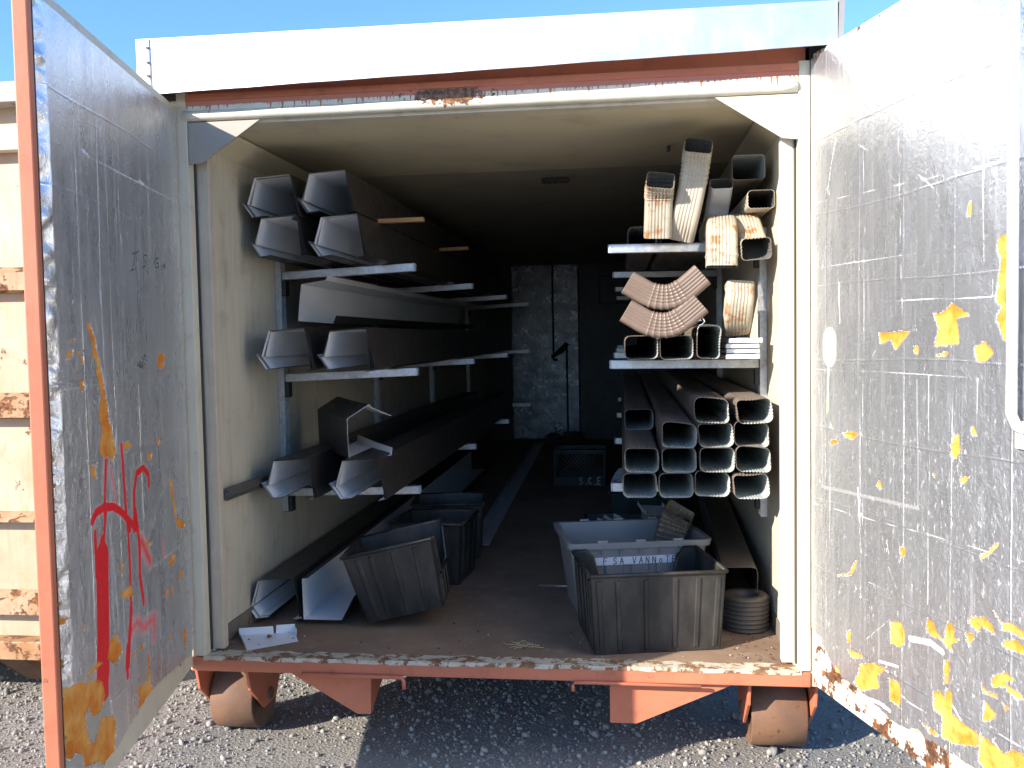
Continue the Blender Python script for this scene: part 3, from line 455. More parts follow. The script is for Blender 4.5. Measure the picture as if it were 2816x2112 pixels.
# ------------------------------------------------------------------ doors (foil lining is a fine sheet with its tears, tape seams and spray paint)
def foil_sheet(parent, s0, s1, z0, z1, t, sign, tears, holes, reds, inks, yels, tapes, scr, bottom, wear, outer_roll, dull):
    st = .0055; ns = int((s1-s0)/st)+1; nz = int((z1-z0)/st)+1
    cols = np.linspace(s0, s1, ns)
    if outer_roll: cols = np.concatenate([np.linspace(s0, outer_roll, ns-8), outer_roll+(s1-outer_roll)*np.linspace(0, 1, 18)[1:]]); ns = len(cols)
    S, Z = np.meshgrid(cols, np.linspace(z0, z1, nz))
    def mn(polys):
        d = np.full(S.shape, 9.0)
        for p in polys: d = np.minimum(d, sdf_poly(S, Z, p))
        return d
    tear = mn(tears); hole = mn(holes)
    red = np.zeros(S.shape)
    for wd, al, p in reds:
        wd = wd*(2.5 if wd > .025 else 1.75); al = min(1, al*1.4)
        d = sd_line(S, Z, p); soft = .004 if al > .8 else wd*.8
        red = np.maximum(red, al*np.clip((wd*.5+soft-d)/(soft*1.6), 0, 1))
    ink = np.full(S.shape, 9.0)
    for wd, p in inks: ink = np.minimum(ink, sd_line(S, Z, p)-wd*.9)
    spray = np.zeros(S.shape)
    for wd, p in [(a*(2.3 if a > .02 else 1.3), b) for a, b in yels]: spray = np.maximum(spray, np.clip((wd*.75-sd_line(S, Z, p))/(wd*.4), 0, 1))
    tape = np.full(S.shape, 9.0)
    for wd, p in tapes: tape = np.minimum(tape, sd_line(S, Z, p)-wd*.5)
    sct = np.full(S.shape, 9.0)
    def near(pts, wd, pad=.02):
        P = np.array(pts); k = (S > P[:, 0].min()-pad) & (S < P[:, 0].max()+pad) & (Z > P[:, 1].min()-pad) & (Z < P[:, 1].max()+pad)
        if k.any(): sct[k] = np.minimum(sct[k], sd_line(S[k], Z[k], pts)-wd*.5)
    for wd, p in scr: near(p, wd*(2.6 if outer_roll else 1.3))
    for _ in range(230 if outer_roll else 130):                            # short knocks and scratches, mostly low down
        a, zz = RNG.uniform(s0, s1), z0+(z1-z0)*RNG.random()**1.7; an = RNG.normal(1.57, .35 if RNG.random() < .75 else 1.2); L = RNG.uniform(.006, .05)
        near([(a, zz), (a+L*math.cos(an), zz+L*math.sin(an))], RNG.uniform(.0006, .0030))
    seam = np.full(S.shape, 9.0)
    for z in (.19, .42, .66, .92, 1.17, 1.42, 1.68, 1.95): seam = np.minimum(seam, np.abs(Z-z-.008*np.sin(S*5+z*9)))
    for s in (.11, .33, .57, .80, 1.04): seam = np.minimum(seam, np.abs(S-s-.004*np.sin(Z*3+s*20)))
    wr = np.zeros(S.shape)
    for _ in range(26):
        k = RNG.normal(0, 1, 2)*np.array([34, 16]); wr += np.sin(S*k[0]+Z*k[1]+RNG.uniform(0, 6.28))*RNG.uniform(.1, .5)
    off = t + .00035*wr
    kn = np.linspace(z0-.1, z1+.1, 75); crump = .0045*np.interp(Z+.25*(S-s1), kn, RNG.normal(0, 1, 75))+.002*np.interp(Z-.3*(S-s1), np.linspace(z0-.2, z1+.2, 190), RNG.normal(0, 1, 190))
    roll = np.clip((S-outer_roll)/(s1-outer_roll), 0, 1) if outer_roll else 0*S
    off = off - .019*roll**.9*(1+.25*np.sin(Z*7+1)) + np.sin(roll*3.14)*crump
    off = np.where(tear < 0, off-.0045*np.clip(-tear/.004, 0, 1), off); off = np.where(hole < 0, off-.0045*np.clip(-hole/.004, 0, 1), off)
    V = np.stack([S, sign*off, Z], -1).reshape(-1, 3)
    idx = np.arange(ns*nz).reshape(nz, ns); ok = Z >= np.interp(S, *zip(*bottom))
    q = ok[:-1, :-1] & ok[1:, :-1] & ok[:-1, 1:] & ok[1:, 1:]
    F = np.stack([idx[:-1, :-1], idx[:-1, 1:], idx[1:, 1:], idx[1:, :-1]], -1)[q]
    if sign > 0: F = F[:, ::-1]
    me = bpy.data.meshes.new("foil_lining"); me.from_pydata(V, [], F.tolist()); me.update()
    for nm, v in (("tear", tear), ("hole", hole), ("red", red), ("ink", ink), ("spray", spray), ("tape", tape), ("seam", seam), ("wear", wear(S, Z)), ("scratch", sct), ("dull", np.full(S.shape, dull)), ("aged", np.full(S.shape, 1.0 if outer_roll else .38))):
        me.attributes.new(nm, 'FLOAT', 'POINT').data.foreach_set("value", v.reshape(-1).astype(np.float32))
    me.polygons.foreach_set("use_smooth", [True]*len(me.polygons)); me.materials.append(FOIL)
    bm = bmesh.new(); bm.from_mesh(me); bmesh.ops.delete(bm, geom=[v for v in bm.verts if not v.link_faces], context='VERTS'); bm.to_mesh(me); bm.free()
    o = bpy.data.objects.new("foil_lining", me); sc.collection.objects.link(o); o.parent = parent; return o
DL = 1.300
m = MB(); m.box((0.004, -.043, -.035), (1.265, -.030, 2.195)); dl = m.build("door", ORANGE, box_, .006)
dl.location = (-1.205, -.004, 0); dl.rotation_euler = (0, 0, R(11.5-90)); dl["label"] = "foil lined door with red spray paint"
m = MB(); m.box((.006, -.0298, -.034), (1.262, -.0080, .10)); m.box((.006, -.0298, 2.13), (1.262, -.0080, 2.193)); m.box((.006, -.0298, .1003), (.03, -.0080, 2.1297)); m.build("edge_frame", CREAM, dl)
m = MB(); m.box((1.2725, -.043, -.037), (DL, -.004, 2.197)); m.build("edge_stile", ORANGE, dl, .004)
m = MB(); m.box((1.2655, -.041, -.033), (1.272, -.005, 2.193)); m.build("gasket", RUBBER, dl)
foil_sheet(dl, .008, 1.271, .0, 2.158, .002, 1, TEAR_L, HOLE_L, RED_L, INK_L, [], [], SCR_L, [(0, .045), (.06, .03), (.51, .075), (.76, .055), (.91, .03), (1.4, .02)],
           lambda S, Z: np.clip((1.45-Z)/.5, 0, 1), 1.212, .24)
m = MB(); m.box((.0305, -.0298, .1005), (1.20, -.0125, 2.1295)); m.build("foam_core", paint("yellow insulation foam", (.62, .28, .045), (.70, .45, .12), .95, .9, 20), dl)
m = MB()
for k in range(26):                                # frayed yellow foam crumbs along the free edge
    z = RNG.uniform(.1, 1.0); s = RNG.uniform(.004, .011); s *= .6; M = Matrix.Translation((1.266+RNG.uniform(-.003, .003), -.008, z)) @ Matrix.Rotation(RNG.uniform(0, 3), 4, 'X'); m.box((-s, -s*.6, -s*1.6), (s, s*.6, s*1.6), 0, M)
m.build("foam_crumbs", paint("brown exposed foam", (.36, .20, .07), (.5, .3, .1), .9, .9, 30), dl)["kind"] = "stuff"
DR = 1.205
m = MB(); m.box((0.004, .030, -.045), (DR, .043, 2.262)); dr = m.build("door", CREAM, box_, .006)
dr.location = (1.203, -.004, 0); dr.rotation_euler = (0, 0, R(17-90)); dr["label"] = "sunlit foil lined door with a white lock rod"
RUSTEDGE = paint("rust eaten cream edge", (.62, .58, .50), (.56, .50, .40), .515, .6, 6, rscale=12, bump=.6)
m = MB(); m.box((.006, .0080, -.044), (DR-.004, .0298, .19)); m.box((.006, .0080, 2.20), (DR-.004, .0298, 2.258)); m.box((.006, .0080, .1903), (.03, .0298, 2.1997)); m.box((DR-.03, .0080, .1903), (DR-.004, .0298, 2.1997)); m.build("edge_frame", RUSTEDGE, dr)
foil_sheet(dr, .006, DR-.008, .0, 2.240, .002, -1, TEAR_R, HOLE_R, [], [], YEL_R, TAPE_R, SCR_R, [(0, .17), (.05, .155), (.18, .062), (.34, .055), (.52, .028), (.65, .045), (.89, .06), (1.3, .05)],
           lambda S, Z: np.clip((1.25-Z)/.4, 0, 1)*.85, None, .19)
m = MB(); m.box((.0305, .0125, .1905), (DR-.0305, .0298, 2.1995)); m.build("foam_core", paint("pale insulation foam", (.62, .30, .05), (.70, .45, .12), .95, .9, 20), dr)
m = MB(); m.tube([(1.066, -.032, 2.30), (1.072, -.032, 1.30), (1.075, -.034, 1.05), (1.083, -.026, 1.02), (1.098, -.012, 1.01)], .0135, 14); lr = m.build("lock_rod", WHITE, dr)
m = MB(); m.box((1.065, -.018, .962), (1.16, -.0035, 1.032)); m.build("rod_bracket", RUSTEDGE, dr, .004)
m = MB(); m.box((1.108, -.016, 1.05), (1.131, -.0032, 2.235)); m.build("closing_strip", BLACKPAINT, dr, .002)
for a, b in ((-1.228, -1.2035), (1.2035, 1.228)):     # hinge flanges closing the gap behind the doors
    m = MB(); m.box((a, .006, -.058), (b, .054, 2.21)); m.build("hinge_flange", CREAM, box_)

# ------------------------------------------------------------------ the rusty container next door
nb = thing("neighbouring_container", "rust stained cream container standing behind the red sprayed door", "container", (-3.3, .38, 0))
m = MB(); m.box((-1.2, .04, -.10), (1.2, 6.2, 2.34)); m.build("body_panel", NEIGH, nb)
m = MB(); m.box((-1.22, -.06, 2.33), (1.22, 6.2, 2.42)); m.build("roof_rail", paint("grey weathered roof rail", (.34, .33, .31), (.25, .23, .21), .62, .5), nb, .004)
m = MB(); m.box((-1.22, -.03, 2.13), (1.22, .0395, 2.235)); m.build("header_rail", CREAM, nb, .004)
for z, h in ((1.50, .12), (.93, .12), (.455, .05), (.03, .11)):
    m = MB(); m.prism([(.0395, z), (-.03, z+.012), (-.03, z+h-.03), (.0395, z+h)], 'x', -1.2, 1.2); m.build("panel_rib", NEIGHR, nb)
m = MB(); m.box((-1.22, -.05, -.16), (1.22, .0395, -.075)); m.build("bottom_rail", NEIGHR, nb, .004)
for x in (-.9, .93):
    m = MB(); m.prism([(-.02, -.161), (.20, -.161), (.32, -.36), (.24, -.36)], 'x', x, x+.14); m.build("skid_leg", RUSTY, nb, .003)
m = MB(); m.lathe([(.03, -.9), (.14, -.9), (.145, -.895), (.145, -.70), (.14, -.695), (.03, -.695)], (0, .5, -.255), 'x', 40); m.build("roller", RUSTY, nb)

# ------------------------------------------------------------------ cantilever racks on both walls
def bracket(x_wall, side, y, arms, z0, z1, reach, label):
    t = thing("rack_upright", label, "rack", (side*(WI-.002), y, 0), 0, "galvanised cantilever racks on the container walls")
    m = MB(); a = side
    def bx(x0, x1, y0, y1, za, zb): m.box((min(-a*x0, -a*x1), y0, za), (max(-a*x0, -a*x1), y1, zb))
    bx(0, .008, -.03, .03, z0, z1); bx(.008, .03, -.03, -.026, z0, z1); bx(.008, .03, .026, .03, z0, z1); m.build("upright", GALV, t)
    for z, tilt in arms:
        m = MB(); dx = reach; h = .040; za = z-h-tilt
        vs = []
        for (xx, zz) in ((.031, za), (dx, za+tilt)):
            for yy in (-.02, .02):
                for hh in (0, h): vs.append((-a*xx, yy, zz+hh))
        m.add(vs, [(0, 1, 3, 2), (4, 6, 7, 5), (0, 4, 5, 1), (2, 3, 7, 6), (0, 2, 6, 4), (1, 5, 7, 3)]); ar = m.build("arm", GALV, t, .003)
        m = MB(); x0, x1 = sorted((-a*(dx+.0005), -a*(dx+.006))); m.box((x0, -.018, za+tilt+.002), (x1, .018, za+tilt+h-.002)); m.build("end_cap", paint("pale end cap", (.40, .48, .50), (.34, .4, .42), .9, .4) if "end cap" not in bpy.data.materials else bpy.data.materials["end cap"], ar)
        m = MB(); x0, x1 = sorted((-a*.009, -a*.05)); m.box((x0, -.0255, za-.075), (x1, .0255, za-.002)); m.build("clamp", BLACKPAINT, ar, .002)
    return t
for i, (y, lab) in enumerate(((.87, "nearest galvanised rack upright on the left wall, with three arms"), (2.6, "second galvanised rack upright along the left wall behind the gutters"),
                              (4.4, "third galvanised rack upright along the left wall, deep in shade"), (6.3, "farthest galvanised rack upright on the left wall near the foil rear door"))):
    bracket(-WI, -1, y, ((1.625, .026), (1.125, .022), (.553, .012)), .43, 1.70, .683, lab)
for i, (y, lab) in enumerate(((.69, "nearest galvanised rack upright on the sunny right wall, holding downspouts"), (2.5, "second galvanised rack upright along the right wall behind the downspouts"),
                              (4.4, "third galvanised rack upright along the right wall, in shade"), (6.3, "farthest galvanised rack upright on the right wall"))):
    bracket(WI, 1, y, ((1.668, .006), (1.152, .004), (.598, .0)), .45, 1.72, .68, lab)

# ------------------------------------------------------------------ gutters
GP = [(.040, -.166), (-.015, -.172), (-.063, -.103), (-.037, -.115), (0, 0), (.161, .010), (.198, -.168), (.165, -.176)]
def sheet_extrude(mb, pts, y0, y1, th=.0011, mo=0, mi=1, jag=0, twist=0.0):
    """bent sheet: open profile pts (x, z) extruded in y with thickness; outside gets mo, inside mi"""
    P = [Vector((p[0], p[1])) for p in pts]; n = len(P); N = []
    for i in range(n):
        d = (P[min(i+1, n-1)]-P[max(i-1, 0)]).normalized(); N.append(Vector((-d.y, d.x)))
    ys = [y0, (y0*3+y1)/4, (y0+y1)/2, y1]; vs = []
    for j, y in enumerate(ys):
        for s in (.5, -.5):
            for p, q in zip(P, N):
                sag = -.004*math.sin(math.pi*(y-y0)/(y1-y0)); vs.append((p.x+q.x*th*s, y, p.y+q.y*th*s+sag))
    fs = []; mm = []
    for j in range(len(ys)-1):
        a = 2*n*j; b = 2*n*(j+1)
        for i in range(n-1):
            fs += [(a+i, a+i+1, b+i+1, b+i)]; mm.append(mo); fs += [(a+n+i, b+n+i, b+n+i+1, a+n+i+1)]; mm.append(mi)
        for i in (0, n-1): fs.append((a+i, a+n+i, b+n+i, b+i)); mm.append(mo)
    for a in (0, 2*n*(len(ys)-1)):
        for i in range(n-1): fs.append((a+i, a+i+1, a+n+i+1, a+n+i)); mm.append(mo)
    b0 = len(mb.v); mb.v += vs; mb.f += [tuple(b0+i for i in f) for f in fs]; mb.mi += mm; mb.sm += [False]*len(fs); mb.fix = False
def nest_profile(k):
    out = []
    for x, z in GP:
        f = (-z)/.17; cx = .08; out.append((cx+(x-cx)*(1-.085*k*f)-(.0035*k*f if x < .1 else 0), z-.0026*k+.004*k*f*(1 if x < .05 else 0)))
    return out
GM = []
for k in range(3):
    mb = MB(); sheet_extrude(mb, nest_profile(k), 0, 4.75); o = mb.build("gutter", [BROWN, GREYIN]); GM.append(o)
used = [False]*3
STK = [("row at the ceiling, beside the left wall", -1.065, 1.977, 5), ("row at the ceiling, nearest the aisle", -.823, 1.992, 5), ("pair lying on the highest left arms, beside the wall", -1.044, 1.805, 3), ("pair lying on the highest left arms, nearest the aisle", -.772, 1.799, 3),
       ("pair on the middle left arms, beside the wall", -1.022, 1.311, 0), ("pair on the middle left arms, nearest the aisle", -.750, 1.306, 0), ("pair on the low left arms, beside the wall", -1.022, .737, 0), ("pair on the low left arms, nearest the aisle", -.707, .735, 0), ("nest on the floor by the left wall", -1.108, .198, 0)]
POS = ["outermost", "middle", "innermost"]
for si, (d, x, z, tw) in enumerate(STK):
    for k in range(3):
        if not used[k]: o = GM[k]; used[k] = True
        else: o = GM[k].copy(); sc.collection.objects.link(o)
        o.location = (x, .42+[0, .004, .012][k]+.006*((si*7+k*3) % 4), z+(0 if si < 8 else 0)); o.rotation_euler = (0, R([0, .4, -.3][(si+k) % 3]), R([.12, -.1, .05, 0][(si*2+k) % 4]))
        w_ = {0: "in the top"}.get(0)
        tag(o, f"{POS[k]} brown gutter in the nested " + d if d.startswith("pair") else f"{POS[k]} brown gutter, " + d, "gutter", "nested brown gutters on the left racks")
def fixlabels():
    D = ["top row by the wall", "top row by the aisle", "upper arm by the wall", "upper arm by the aisle", "middle arm by the wall", "middle arm by the aisle", "low arm by the wall", "low arm by the aisle", "floor by the left wall"]
    i = 0
    for o in list(sc.objects):
        if o.name.split(".")[0] == "gutter": pass
fixlabels()
LABS = ["top row of the left rack, nest by the wall", "top row of the left rack, nest by the aisle", "nest on the upper left arm, wall end", "nest on the upper left arm, aisle end",
        "nest on the middle left arm, wall end", "nest on the middle left arm, aisle end", "nest on the low left arm, wall end", "nest on the low left arm, aisle end", "nest on the floor along the left wall"]
gl = [o for o in sc.objects if o.name.split(".")[0] == "gutter"]
for o in gl:
    si = min(range(9), key=lambda i: abs(o.location.x-STK[i][1])+abs(o.location.z-STK[i][2])); k = [j for j in range(3) if o.data == GM[j].data][0]
    o["label"] = f"{POS[k]} brown gutter, {LABS[si]}"
# single channels
mb = MB(); sheet_extrude(mb, [(.235, -.078), (.178, -.184), (.003, -.184), (0, 0), (.028, .004)], 0, 4.6, .0012, 0, 1)
o = mb.build("gutter", [BROWN, GREYIN], loc=(-.905, .42, .209)); tag(o, "open gutter on the floor lying on its side, pale lining showing", "gutter")
mb = MB(); sheet_extrude(mb, [(.128, .040), (.121, .016), (0, 0), (-.012, -.09), (-.020, -.172), (.15, -.186), (.165, -.15)], 0, 4.3, .0012, 1, 0)
o = mb.build("gutter", [BROWN, sheet("dull grey gutter lining", (.80, .79, .77), (.68, .67, .65), .5)], loc=(-.985, .75, 1.530)); tag(o, "grey gutter lying on its side between the upper and middle left arms", "gutter")
mb = MB(); sheet_extrude(mb, [(.203, .004), (.112, .046), (.105, .061), (0, 0), (.004, -.18), (.20, -.176), (.205, -.142)], 0, .66, .0014, 1, 0)
o = mb.build("gutter_offcut", [BROWN, GREYIN], loc=(-.703, .50, .912)); o.rotation_euler = (0, 0, R(30)); tag(o, "short brown gutter offcut lying askew on the low gutter nests", "gutter")
mb = MB(); pr = [(-.014, .010), (-.014, .004), (-.009, .004), (-.009, -.004), (-.014, -.004), (-.014, -.011), (-.004, -.011), (-.004, -.003), (.006, -.003), (.006, -.011), (.016, -.011), (.016, -.004), (.011, -.004), (.011, .004), (.016, .004), (.016, .010), (.006, .010), (.006, .003), (-.004, .003), (-.004, .010)]
mb.prism([(x*1.25, z*1.25) for x, z in pr], 'y', 0, 4.0); mb.box((-.012, .01, .0126), (.022, 4.0, .030))
o = mb.build("track_rail", sheet("dark rail coating", (.10, .09, .08), (.07, .065, .06), .5), loc=(-1.112, .10, .628)); tag(o, "dark H shaped rail running along the left wall at the low arm", "rail"); o.rotation_euler = (R(-1.0), 0, 0)
mb = MB(); mb.box((0, 0, 0), (.105, 5.3, .004)); mb.box((0, 0, .0045), (.003, 5.3, .045)); mb.box((.045, 0, .0045), (.048, 5.3, .016))
o = mb.build("floor_angle", sheet("dull aluminium angle", (.52, .53, .54), (.42, .42, .43), .45), loc=(-.405, 2.0, .001)); o.rotation_euler = (0, 0, R(1.2)); tag(o, "long dull metal angle lying on the floor down the aisle", "metal angle")
for (x, y, z, L, rz, lab) in ((-.83, .84, 1.8125, .42, 3, "orange pine stick bridging the upper gutter nests near the front"), (-.88, 2.35, 1.8125, .44, -2, "orange pine stick bridging the gutter nests farther back")):
    mb = MB(); mb.box((0, -.02, 0), (L, .02, .020)); o = mb.build("spacer_stick", WOOD, loc=(x, y, z), bevel=.002); o.rotation_euler = (0, R(-1), R(rz)); tag(o, lab, "wood stick", "pine spacer sticks")

# ------------------------------------------------------------------ downspouts and elbows
def ds_profile(w, h, amp=.0019, wl=.0125, ch=.024, inset=0.0):
    """ribbed rectangular tube outline, counter-clockwise, centred"""
    a, b = w/2-inset, h/2-inset; out = []
    def side(p, q, nrm):
        p, q = Vector(p), Vector(q); L = (q-p).length; n = max(2, int(L/.0028))
        for i in range(n):
            t = i/n; e = min(1, min(t, 1-t)*8); out.append(p.lerp(q, t)+Vector(nrm)*amp*e*math.sin(2*math.pi*t*L/wl))
    def arc(cx, cy, a0):
        for k in range(7): t = R(a0+90*k/7); rr = ch; out.append(Vector((cx+rr*math.cos(t), cy+rr*math.sin(t))))
    side((-a+ch, -b), (a-ch, -b), (0, -1)); arc(a-ch, -b+ch, -90); side((a, -b+ch), (a, b-ch), (1, 0)); arc(a-ch, b-ch, 0)
    side((a-ch, b), (-a+ch, b), (0, 1)); arc(-a+ch, b-ch, 90); side((-a, b-ch), (-a, -b+ch), (-1, 0)); arc(-a+ch, -b+ch, 180)
    return out
def sweep_tube(mb, prof, prof_in, path, up, scales=None, mats=(0, 1), deform=None, twist=None):
    P = [Vector(p) for p in path]; rings = []
    for ps, inner in ((prof, False), (prof_in, True)):
        for i, p in enumerate(P):
            t = (P[min(i+1, len(P)-1)]-P[max(i-1, 0)]).normalized(); u = Vector(up); r = t.cross(u).normalized(); u = r.cross(t)
            s = scales[i] if scales else 1.0
            ring = []
            for j, q in enumerate(ps):
                qx, qy = q.x*s, q.y*s
                if deform: qx, qy = deform(i, qx, qy)
                ring.append(p + r*qx + u*qy)
            rings.append(ring)
    n = len(prof); k = len(P); b = len(mb.v)
    mb.v += [tuple(v) for r_ in rings for v in r_]
    def F(f, m, sm): mb.f.append(tuple(b+i for i in f)); mb.mi.append(m); mb.sm.append(sm)
    for g in (0, 1):
        for i in range(k-1):
            for j in range(n):
                a0 = (g*k+i)*n; a1 = a0+n; jj = (j+1) % n
                F((a0+j, a1+j, a1+jj, a0+jj) if g == 0 else (a0+jj, a1+jj, a1+j, a0+j), mats[g], True)
    for i in (0, k-1):
        for j in range(n):
            jj = (j+1) % n; a0, a1 = i*n, (k+i)*n; F((a0+j, a0+jj, a1+jj, a1+j), mats[0], False)
    mb.fix = False
def straight(name, w, h, L, mats, crush=None, amp=.0019):
    mb = MB(); pr = ds_profile(w, h, amp); pi = [p*((w/2-.0014)/(w/2)) for p in pr]
    ys = [0, .012, .04, .11, .3, 1.0, L]
    def dfm(i, x, y):
        if crush is None or i > 3: return x, y
        f = (1, .8, .5, .15)[i]; s = crush
        return x+f*(.005*math.sin(28*y+s)+.0012*math.sin(80*x+s*3)), y+f*(.007*math.sin(22*x+s*2)*(1 if y > 0 else .3))
    sweep_tube(mb, pr, pi, [(0, y, 0) for y in ys], (0, 0, 1), None, (0, 1), dfm)
    return mb.build(name, mats)
PROTO = [straight("downspout", .138, .100, 4.9, [DSOUT, DSIN], c) for c in (None, 1.3, 2.6, 4.4)]
pu = [False]*4
GRID = [(.584, .648, "leftmost downspout in the bottom row of the pile", 0, .30), (.731, .648, "second downspout in the bottom row of the pile", 0, .30), (.873, .653, "third downspout in the bottom row, its dented top tucked under", 1, .30), (1.024, .651, "rightmost downspout in the bottom row, against the sunny wall", 2, .27),
        (.593, .751, "leftmost downspout in the second row up", 0, .30), (.744, .751, "second downspout in the second row up", 0, .30), (.895, .754, "third downspout in the second row up, lit along its floor", 0, .29), (1.039, .755, "rightmost downspout in the second row up", 3, .28),
        (.742, .853, "dented downspout in the third row, leftmost and sticking out", 1, .29), (.888, .855, "middle downspout in the third row, with a bent rim", 2, .30), (1.035, .854, "rightmost downspout in the third row up", 3, .30),
        (.877, .952, "left of the two downspouts on top of the pile", 3, .29), (1.039, .953, "right of the two downspouts on top, nearest the wall", 2, .28),
        (.596, .852, "pushed back downspout whose end sits deep above the leftmost column", 0, 1.02)]
for x, z, lab, v, y in GRID:
    if not pu[v]: o = PROTO[v]; pu[v] = True
    else: o = PROTO[v].copy(); sc.collection.objects.link(o)
    o.location = (x, y, z); tag(o, lab, "downspout", "brown downspouts piled on the low right arms"); o.rotation_euler = (0, R(RNG.uniform(-.8, .8)), R(RNG.uniform(-.15, .15)))
for x, z, lab, y in ((.600, 1.209, "left brown downspout lying on the middle right arm", .45), (.746, 1.207, "brown downspout on the middle right arm under the tan elbows", .45)):
    o = PROTO[0].copy(); sc.collection.objects.link(o); o.location = (x, y, z); tag(o, lab, "downspout", "downspouts on the middle right arm")
o = straight("downspout", .138, .098, 4.2, [DSOUT, DSIN], 5.2); o.location = (.879, .42, 1.226); o.rotation_euler = (0, R(90), 0); tag(o, "upright set downspout with a torn rim beside the white offcuts", "downspout")
mb = MB(); sheet_extrude(mb, [(-.05, .030), (-.047, .060), (-.040, .074), (-.028, .078), (-.018, .090), (-.030, .108), (-.052, .116)], 0, .012, .001, 0, 0)
mb.add([(-.052, 0, .116), (-.070, -.004, .112), (-.066, .0, .085), (-.030, .002, .092)], [(0, 1, 2, 3)]); mb.build("torn_flap", WHITE, o).matrix_basis = Matrix.Rotation(R(-90), 4, 'Y')
for k, (x, dz, L) in enumerate(((1.025, 0, .20), (1.03, .0225, .215), (1.027, .0445, .21), (1.038, .0665, .185))):
    mb = MB(); sheet_extrude(mb, [(-.072, .014), (-.072, 0), (.066, 0), (.066, .018), (.058, .0185)], 0, 2.4, .0012, 0, 0); mb.box((-.070, -.001, .0006), (.064, .012, .0175))
    o = mb.build("white_offcut", WHITE, loc=(x-.005, .44+.012*((k*3) % 4), 1.157+dz)); tag(o, ["lowest white trim offcut in the stack on the middle right arm", "second white trim offcut up in the stack by the right wall", "third white trim offcut up in the stack by the right wall", "topmost white trim offcut in the stack under the rusty elbow"][k], "trim offcut", "white trim offcuts by the right wall")
def bend(pts, n=8):
    """smooth a control polyline (Catmull-Rom)"""
    P = [Vector(p) for p in pts]; P = [P[0]*2-P[1]]+P+[P[-1]*2-P[-2]]; out = []
    for i in range(1, len(P)-2):
        for k in range(n):
            t = k/n; a, b, c, d = P[i-1:i+3]; out.append(.5*((2*b)+(c-a)*t+(2*a-5*b+4*c-d)*t*t+(3*b-a-3*c+d)*t**3))
    return out+[P[-2]]
def elbow(name, w, h, pts, up, mats, crimp=(.3, .7), ncr=7, lab="", cat="elbow", group=None, amp=.0017, n=8, flare=1.0):
    path = bend(pts, n); L = [0]
    for a, b in zip(path[:-1], path[1:]): L.append(L[-1]+(b-a).length)
    tot = L[-1]; res = []; sca = []; N = 150
    for i in range(N+1):
        s = tot*i/N; k = max(j for j in range(len(L)) if L[j] <= s+1e-9); k = min(k, len(L)-2); f = (s-L[k])/max(L[k+1]-L[k], 1e-9)
        res.append(path[k].lerp(path[k+1], f)); u = i/N; c = 1.0
        if crimp[0] < u < crimp[1]:
            ph = (u-crimp[0])/(crimp[1]-crimp[0])*ncr % 1.0; c = 1.0+.075*(1-abs(2*ph-1))**3
        if u > .96: c *= flare
        sca.append(c)
    mb = MB(); pr = ds_profile(w, h, amp, .0135, .016); pi = [p*((w/2-.0014)/(w/2)) for p in pr]
    sweep_tube(mb, pr, pi, res, up, sca); o = mb.build(name, mats); tag(o, lab, cat, group); return o
G1 = "loose elbows and spouts on the upper right arm"
RIN = sheet("dark elbow inside", (.10, .095, .085), (.07, .065, .06), .6)
elbow("downspout_elbow", .112, .082, [(.672, .46, 1.672), (.674, .44, 1.74), (.676, .425, 1.80), (.678, .40, 1.852), (.681, .345, 1.888)], (0, -1, .2), [RELB, RIN], (.62, .92), 5, "rust banded elbow at the open end of the upper right arm, mouth forward", group=G1)
elbow("downspout_elbow", .110, .080, [(.772, .50, 1.676), (.785, .45, 1.74), (.805, .43, 1.83), (.824, .42, 1.93), (.830, .40, 1.985), (.834, .35, 2.022)], (0, -1, .2), [PALE, RIN], (.58, .97), 8, "tallest pale elbow with a crimped neck, half in sunlight", group=G1)
elbow("downspout_elbow", .124, .084, [(.940, .85, 1.718), (.938, .62, 1.718), (.936, .50, 1.716), (.932, .43, 1.680), (.929, .398, 1.61), (.927, .39, 1.535)], (0, -1, 1), [RELB, RIN], (.9, .95), 1, "ribbed pale elbow drooping in front of the upper right arm, mouth down", group=G1)
elbow("downspout_elbow", .112, .082, [(1.036, .92, 1.735), (1.040, .62, 1.735), (1.044, .53, 1.715), (1.052, .47, 1.655), (1.058, .42, 1.612), (1.062, .36, 1.602)], (0, -1, 1), [RELB, RIN], (.9, .97), 1, "curved pale elbow beside the right wall, square mouth facing out", group=G1, flare=1.06)
elbow("downspout", .134, .102, [(1.044, .44, 1.944), (1.040, 1.2, 1.915), (1.034, 2.6, 1.86)], (0, 0, 1), [DSOUT, DSIN], (0, 0), 1, "large brown downspout resting highest, under the right ceiling corner", "downspout", G1, amp=.0008)
elbow("downspout", .108, .074, [(1.088, .40, 1.806), (1.075, 1.2, 1.79), (1.05, 2.6, 1.76)], (0, 0, 1), [PALE, RIN], (0, 0), 1, "pale downspout against the right wall, mouth half in sun", "downspout", G1)
elbow("downspout", .094, .060, [(.942, .52, 1.893), (.938, .60, 1.83), (.93, .78, 1.74), (.92, 1.6, 1.72)], (0, -.3, 1), [paint("white downspout with rust at the mouth", (.66, .66, .66), (.58, .58, .57), .60, .5, 6, rscale=7), RIN], (0, 0), 1, "white downspout with a rusty mouth between the pale elbows", "downspout", G1, amp=.0006)
for x, lab in ((.62, "shaded downspout lying deep on the upper right arms, nearest the aisle"), (.775, "shaded downspout lying deep on the upper right arms, in the middle"), (.90, "shaded downspout lying deep on the upper right arms, nearest the wall")):
    o = PROTO[0].copy(); sc.collection.objects.link(o); o.location = (x, .86 if x > .8 else .95, 1.724); tag(o, lab, "downspout", "downspouts deep on the upper right arms")
G2 = "two tan elbows lying on the middle right arm"
